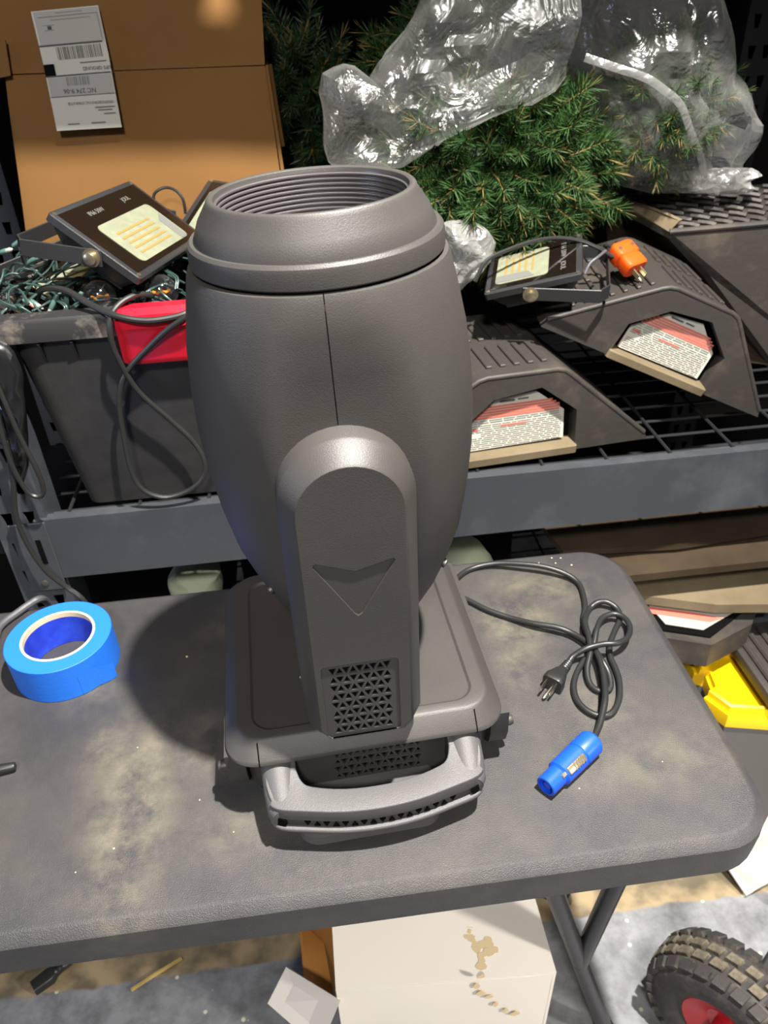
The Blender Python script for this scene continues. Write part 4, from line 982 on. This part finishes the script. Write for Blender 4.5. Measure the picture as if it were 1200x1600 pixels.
# ------------------------------------------------------------------ lower shelf and floor on the right
rd = thing('car_ramp', 'black car ramp lying low beside the table with red striped label facing up', 'ramp', (.60, .36, .44), group='black rubber car ramps')
zD = .455
L1, L2, L3, L4 = at(1000, 925, z=zD+.05), at(1030, 975, z=zD+.05), at(1100, 986, z=zD+.05), at(1158, 952, z=zD+.05)
def flat_poly(name, pts, th, m, par, sm=0): return part(name, loft([pts, [p-Vector((0, 0, th)) for p in pts]]), m, par, smooth=sm)
flat_poly('ramp_body', [at(1190, 930, z=zD+.04), at(1175, 975, z=zD+.04), at(1112, 1008, z=zD+.04), at(1030, 995, z=zD+.04), at(990, 930, z=zD+.04)], .05, M['rubber'], rd)
flat_poly('recess_rim', [at(1176, 944, z=zD+.044), at(1110, 995, z=zD+.044), at(1020, 982, z=zD+.044), at(990, 930, z=zD+.044)], .003, M['dark'], rd)
ldp = [at(995, 925, z=zD+.048), at(1040, 975, z=zD+.048), at(1099, 984, z=zD+.048), at(1150, 954, z=zD+.048), at(1120, 935, z=zD+.048)]
ld = flat_poly('warning_label', ldp, .001, M['paper'], rd)
def on4(a): return at(*a, z=zD+.0486)
flat_poly('red_stripe', [on4((1010, 947)), on4((1090, 958)), on4((1130, 966)), on4((1110, 972)), on4((1015, 958))], .0004, M['redink'], ld)
# dusty boards stacked above it
def board(px, zz, th, m, lab):
    pts = [at(*p, z=zz) for p in px]; b = Vector((sum(p.x for p in pts)/len(pts), sum(p.y for p in pts)/len(pts), zz-th))
    vf = loft([pts, [p-Vector((0, 0, th)) for p in pts]])
    single('board', vf, m, lab, 'board', 'dusty boards on the lower shelf', 0)
board([(960, 905), (1230, 868), (1230, 944), (1120, 945), (1000, 930)], .535, .018, M['tan'], 'pale tan dusty board above the red striped ramp label')
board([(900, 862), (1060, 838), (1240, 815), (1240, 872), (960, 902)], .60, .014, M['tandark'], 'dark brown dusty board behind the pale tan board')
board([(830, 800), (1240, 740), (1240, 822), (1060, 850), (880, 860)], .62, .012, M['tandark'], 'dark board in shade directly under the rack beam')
single('car_ramp', join(*([box(.66, .92, .16, .34, .42, .445, .006)]+[box(.672+i*.022, .682+i*.022, .175, .325, .444, .452, .003, 1) for i in range(11)])), M['rubber'], 'ribbed black rubber ramp end on the yellow tote lid', 'ramp', 'black rubber car ramps')
yt = thing('storage_tote', 'grey tote with bright yellow lid on the floor right of the table', 'tote', (.80, .29, 0))
YZ = .40
yl = [at(1068, 1020, z=YZ), at(1085, 1052, z=YZ), at(1102, 1056, z=YZ), at(1112, 1082, z=YZ), at(1100, 1090, z=YZ), at(1138, 1118, z=YZ), at(1280, 1128, z=YZ), at(1290, 1020, z=YZ)]
cen = sum(yl, Vector())/len(yl)
def shr(k, dz): return [cen+(p-cen)*k+Vector((0, 0, dz)) for p in yl]
part('tote_lid', loft([shr(1.0, -.028), shr(1.01, -.022), shr(1.01, -.006), shr(1.0, 0), shr(.90, 0), shr(.885, .012), shr(.82, .014), shr(.80, .004)]), M['yellow'], yt, smooth=30)
part('tote_body', loft([[cen+(p-cen)*.84-Vector((0, 0, YZ-.001)) for p in yl], [cen+(p-cen)*.955-Vector((0, 0, .026)) for p in yl]]), M['greytote'], yt, smooth=20)
part('tote_rib', tube([cen+(yl[5]-cen)*.96+Vector((.03, 0, -.03)), cen+(yl[5]-cen)*.88+Vector((.03, 0, -.30))], .003, 6), M['dark'], yt)
single('fabric_bundle', puff(pz([(640, 860), (690, 850), (745, 846), (770, 870), (760, 900), (640, 910)], .47), tuple(pz([(700, 875)], .47)[0]), .47, .06, .06, 10, 48, .01, 10, 2), M['palebag'], 'pale green fabric bundle glimpsed under the rack beam', 'bundle', None, 60)
single('fabric_bundle', puff(pz([(262, 905), (275, 884), (310, 880), (345, 884), (345, 925), (270, 930)], .47), tuple(pz([(308, 902)], .47)[0]), .47, .05, .05, 10, 48, .01, 10, 4), M['palebag'], 'pale bundle glimpsed under the rack beam left of the stage light', 'bundle', None, 60)

for x0, x1, lab in ((-.64, -.20, 'added black case darkening the gap under the rack beam at the left'), (-.18, .02, 'added black case darkening the gap under the rack beam behind the stage light'), (.14, .34, 'added black case darkening the gap under the rack beam right of the stage light')):  # black bodies added to darken the gap below the beam
    t_ = thing('darkening_case', lab, 'case', ((x0+x1)/2, .72, .436), group='added black cases darkening the lower rack shelf')
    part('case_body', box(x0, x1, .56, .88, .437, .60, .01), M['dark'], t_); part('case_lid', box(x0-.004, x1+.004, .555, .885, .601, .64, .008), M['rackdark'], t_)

# ------------------------------------------------------------------ white carton on the floor
ca = thing('carton', 'white carton with stain and open flap on the floor under the table', 'box', (.08, .02, 0))
CZ = .28
k0, k1_, k2_, k3 = at(525, 1551, z=CZ), at(869, 1521, z=CZ), at(832, 1395, z=CZ), at(519, 1430, z=CZ)
f0 = at(470, 1740, z=.0); 
def down(p, z, dx=0, dy=0): return Vector((p.x+dx, p.y+dy, z))
g0, g1 = down(k0, .001), down(k1_, .001, -.004)
h3, h2 = k3+Vector((0, .10, 0)), k2_+Vector((.0, .10, 0))
part('carton_top', quad_slab([k0, k1_, h2, h3], .004, 8, .003), M['white'], ca, smooth=60)
part('carton_front', quad_slab([g0, g1, k1_-Vector((0, 0, .001)), k0-Vector((0, 0, .001))], .004, 8, .003), M['white'], ca, smooth=60)
part('carton_side', quad_slab([g1, down(h2, .001), h2-Vector((0, 0, .003)), k1_-Vector((0, 0, .003))], .004, 2), M['white'], ca, smooth=0)
part('carton_back', quad_slab([down(h3, .001), down(h2, .001), h2-Vector((0, 0, .003)), h3-Vector((0, 0, .003))], .004, 2), M['kraftin'], ca, smooth=0)
part('inner_flap', quad_slab([Vector((-.100, .09, .03)), Vector((-.066, -.02, .03)), at(522, 1445, z=CZ-.005), at(470, 1440, z=CZ-.02)], .004, 4, .003), M['kraftin'], ca, smooth=40)
part('inner_flap', quad_slab([at(470, 1440, z=.24), at(500, 1440, z=.2), at(522, 1560, z=.20), at(480, 1560, z=.16)], .004, 4, .002), M['kraftin'], ca, smooth=40)
fA, fB, fC, fD = at(532, 1563, z=.262), at(447, 1511, z=.235), at(418, 1568, z=.20), at(500, 1640, z=.20)
part('open_flap', loft([[fA, fB, fC, fD], [p+Vector((0, .003, -.004)) for p in (fA, fB, fC, fD)]]), M['white'], ca, smooth=0)
# printed marks and stain on the carton
def ontop(px, py, dz=.0035): q_ = at(px, py, z=CZ); return Vector((q_.x, q_.y, CZ+dz))
part('tape_band', loft([[ontop(520, 1436), ontop(600, 1425), ontop(616, 1452), ontop(521, 1466)], [ontop(520, 1436, .003), ontop(600, 1425, .003), ontop(616, 1452, .003), ontop(521, 1466, .003)]]), M['pinkband'], ca, smooth=0)
part('tape_band', loft([[ontop(797, 1413), ontop(830, 1408), ontop(848, 1455), ontop(812, 1459)], [ontop(797, 1413, .003), ontop(830, 1408, .003), ontop(848, 1455, .003), ontop(812, 1459, .003)]]), M['pinkband'], ca, smooth=0)
rs = random.Random(8); sv = []
sp_ = [(726, 1420), (735, 1440), (732, 1465), (745, 1482), (762, 1472), (770, 1486), (752, 1496), (752, 1520)]
for a, b in zip(sp_[:-1], sp_[1:]):
    for k in range(3):
        t_ = k/3; px, py = a[0]+(b[0]-a[0])*t_, a[1]+(b[1]-a[1])*t_; w_, h_ = rs.uniform(4, 11), rs.uniform(4, 9)
        ring = [(px+w_*math.cos(q_*math.pi/4)*rs.uniform(.6, 1.2), py+h_*math.sin(q_*math.pi/4)*rs.uniform(.6, 1.2)) for q_ in range(8)]
        hh = .0036+len(sv)*.00004; sv.append(loft([[ontop(*p, hh) for p in ring], [ontop(*p, hh-.0004) for p in ring]]))
part('water_stain', join(*sv), M['stain'], ca, smooth=0)
fy = (k0.y+k1_.y)/2
sv = []
for px, py in ((752, 1530), (745, 1545), (752, 1556), (765, 1560), (775, 1572), (790, 1580), (805, 1584)):
    w_, h_ = rs.uniform(4, 10), rs.uniform(4, 9); c_ = at(px, py, y=fy-.0085)
    ring = [Vector((c_.x+w_*.0009*math.cos(q_*math.pi/4)*rs.uniform(.6, 1.2), k0.y+(k1_.y-k0.y)*(c_.x-k0.x)/(k1_.x-k0.x)-.0032, c_.z+h_*.0009*math.sin(q_*math.pi/4)*rs.uniform(.6, 1.2))) for q_ in range(8)]
    sv.append(loft([ring, [p+Vector((0, .0006, 0)) for p in ring]]))
part('water_stain', join(*sv), M['stain'], ca, smooth=0)

# ------------------------------------------------------------------ cart wheel
wc = Vector((.510, -.140, .128)); wyaw = R(36)
wh = thing('cart_wheel', 'dirty pneumatic cart wheel with red rim standing on the floor', 'wheel', (wc.x, wc.y, 0), (0, 0, wyaw))
def W(n, vf, m, par=None, sm=35): return part(n, xf(vf, T(0, 0, wc.z) @ RY(R(90))), m, par or wh, world=False, smooth=sm)
tyr = [(.060, -.034), (.066, -.040), (.080, -.043), (.098, -.042), (.111, -.037), (.1175, -.028), (.1195, -.015), (.120, 0), (.1195, .015), (.1175, .028), (.111, .037), (.098, .042), (.080, .043), (.066, .040), (.060, .034)]
ty_ = W('tyre', loft([cring(r, z, 56) for r, z in tyr], close=True), M['tyre'])
blk = {}
for row, (zc_, wd, rr, tilt, mm) in enumerate(((-.031, .017, .1150, 28, 'tyre'), (-.0125, .0155, .1195, 8, 'treadm'), (.0065, .0155, .1195, -3, 'treadm'), (.030, .020, .1155, -28, 'tyre'))):
    vf = xf(join(loft([[(-.0115, -wd/2, -.004), (.0085, -wd/2, -.004), (.0115, wd/2, -.004), (-.0085, wd/2, -.004)], [(-.0105, -wd/2+.001, .0065), (.0075, -wd/2+.001, .0065), (.0105, wd/2-.001, .0065), (-.0075, wd/2-.001, .0065)]])), Matrix.Identity(4))
    # local: x tangential, y across, z outwards -> wheel frame (tyre axis along its z before turning)
    me = mesh(*vf, smooth=0); me.materials.append(M[mm])
    for i in range(28):
        a = 2*math.pi*(i+.5*(row % 2))/28
        o = bpy.data.objects.new('tread_block', me); COL.objects.link(o); o.parent = ty_
        rad = Vector((math.cos(a), math.sin(a), 0)); tan = Vector((-math.sin(a), math.cos(a), 0)); ax = Vector((0, 0, 1))
        mm_ = Matrix((tan, ax, tan.cross(ax))).transposed().to_4x4(); mm_ = mm_ @ RX(R(tilt)); mm_.translation = rad*rr+ax*zc_
        o.matrix_local = T(0, 0, wc.z) @ RY(R(90)) @ mm_
rim = W('rim', lathe([(.030, -.020), (.036, -.026), (.052, -.030), (.0605, -.036), (.0625, -.034), (.058, -.024), (.054, 0), (.058, .024), (.0625, .034), (.0605, .036), (.052, .03), (.036, .026), (.03, .02)], 40), M['wheelred'])
W('hub', lathe([(.014, -.045), (.018, -.043), (.018, .043), (.014, .045)], 24), M['wheelred'], rim)
W('axle', lathe([(.0075, -.060), (.0075, .26)], 16), M['axle'])
ct = thing('hand_cart', 'black steel cart frame corner standing behind the red rimmed wheel', 'cart', (.72, .05, 0), (0, 0, 0))
part('frame_tube', tube([(.735, .06, .001), (.725, .055, .20), (.72, .05, .34)], .011, 12), M['legs'], ct)
part('frame_tube', tube([(.735, .06, .13), (.90, .10, .13)], .011, 12), M['legs'], ct)
single('paper_sheet', (lambda a, b, c, d: loft([[a, b, c, d], [p-Vector((0, 0, .004)) for p in (a, b, c, d)]]))(at(1120, 1330, z=.05), at(1166, 1399, z=.012), at(1260, 1345, z=.03), at(1220, 1250, z=.06)), M['cardw'], 'corner of white card lying on the floor at the table right end', 'card', None, 0)

# ------------------------------------------------------------------ small things on the floor
st = [at(205, 1547, z=.004), at(240, 1524, z=.005), at(284, 1497, z=.004)]
single('straw', tube(st, .0035, 6), M['straw'], 'dry straw stick lying on the floor under the table', 'stick')
ce = thing('cable_end', 'black cable connector lying on the floor under the table left', 'connector', at(85, 1527, z=0))
a_, b_ = at(52, 1545, z=.012), at(92, 1515, z=.012); dv_ = (b_-a_).normalized()
part('connector_body', along(a_, dv_, loft([rring(-.011, .011, -.009, .009, .003, 0, 3), rring(-.012, .012, -.010, .010, .003, .03, 3), rring(-.008, .008, -.008, .008, .004, .038, 3)])), M['cord'], ce)
part('strain_relief', along(a_, dv_, loft([cring(r, z, 12) for r, z in [(.008, .038), (.0085, .042), (.0068, .045), (.008, .049), (.0064, .052), (.0075, .056), (.006, .060), (.007, .064), (.005, .07)]])), M['cord'], ce)
part('cable', tube([a_+dv_*.069, a_+dv_*.10+Vector((.01, 0, -.004)), a_+dv_*.18+Vector((.02, .03, -.007))], .0042, 8), M['cord'], ce)
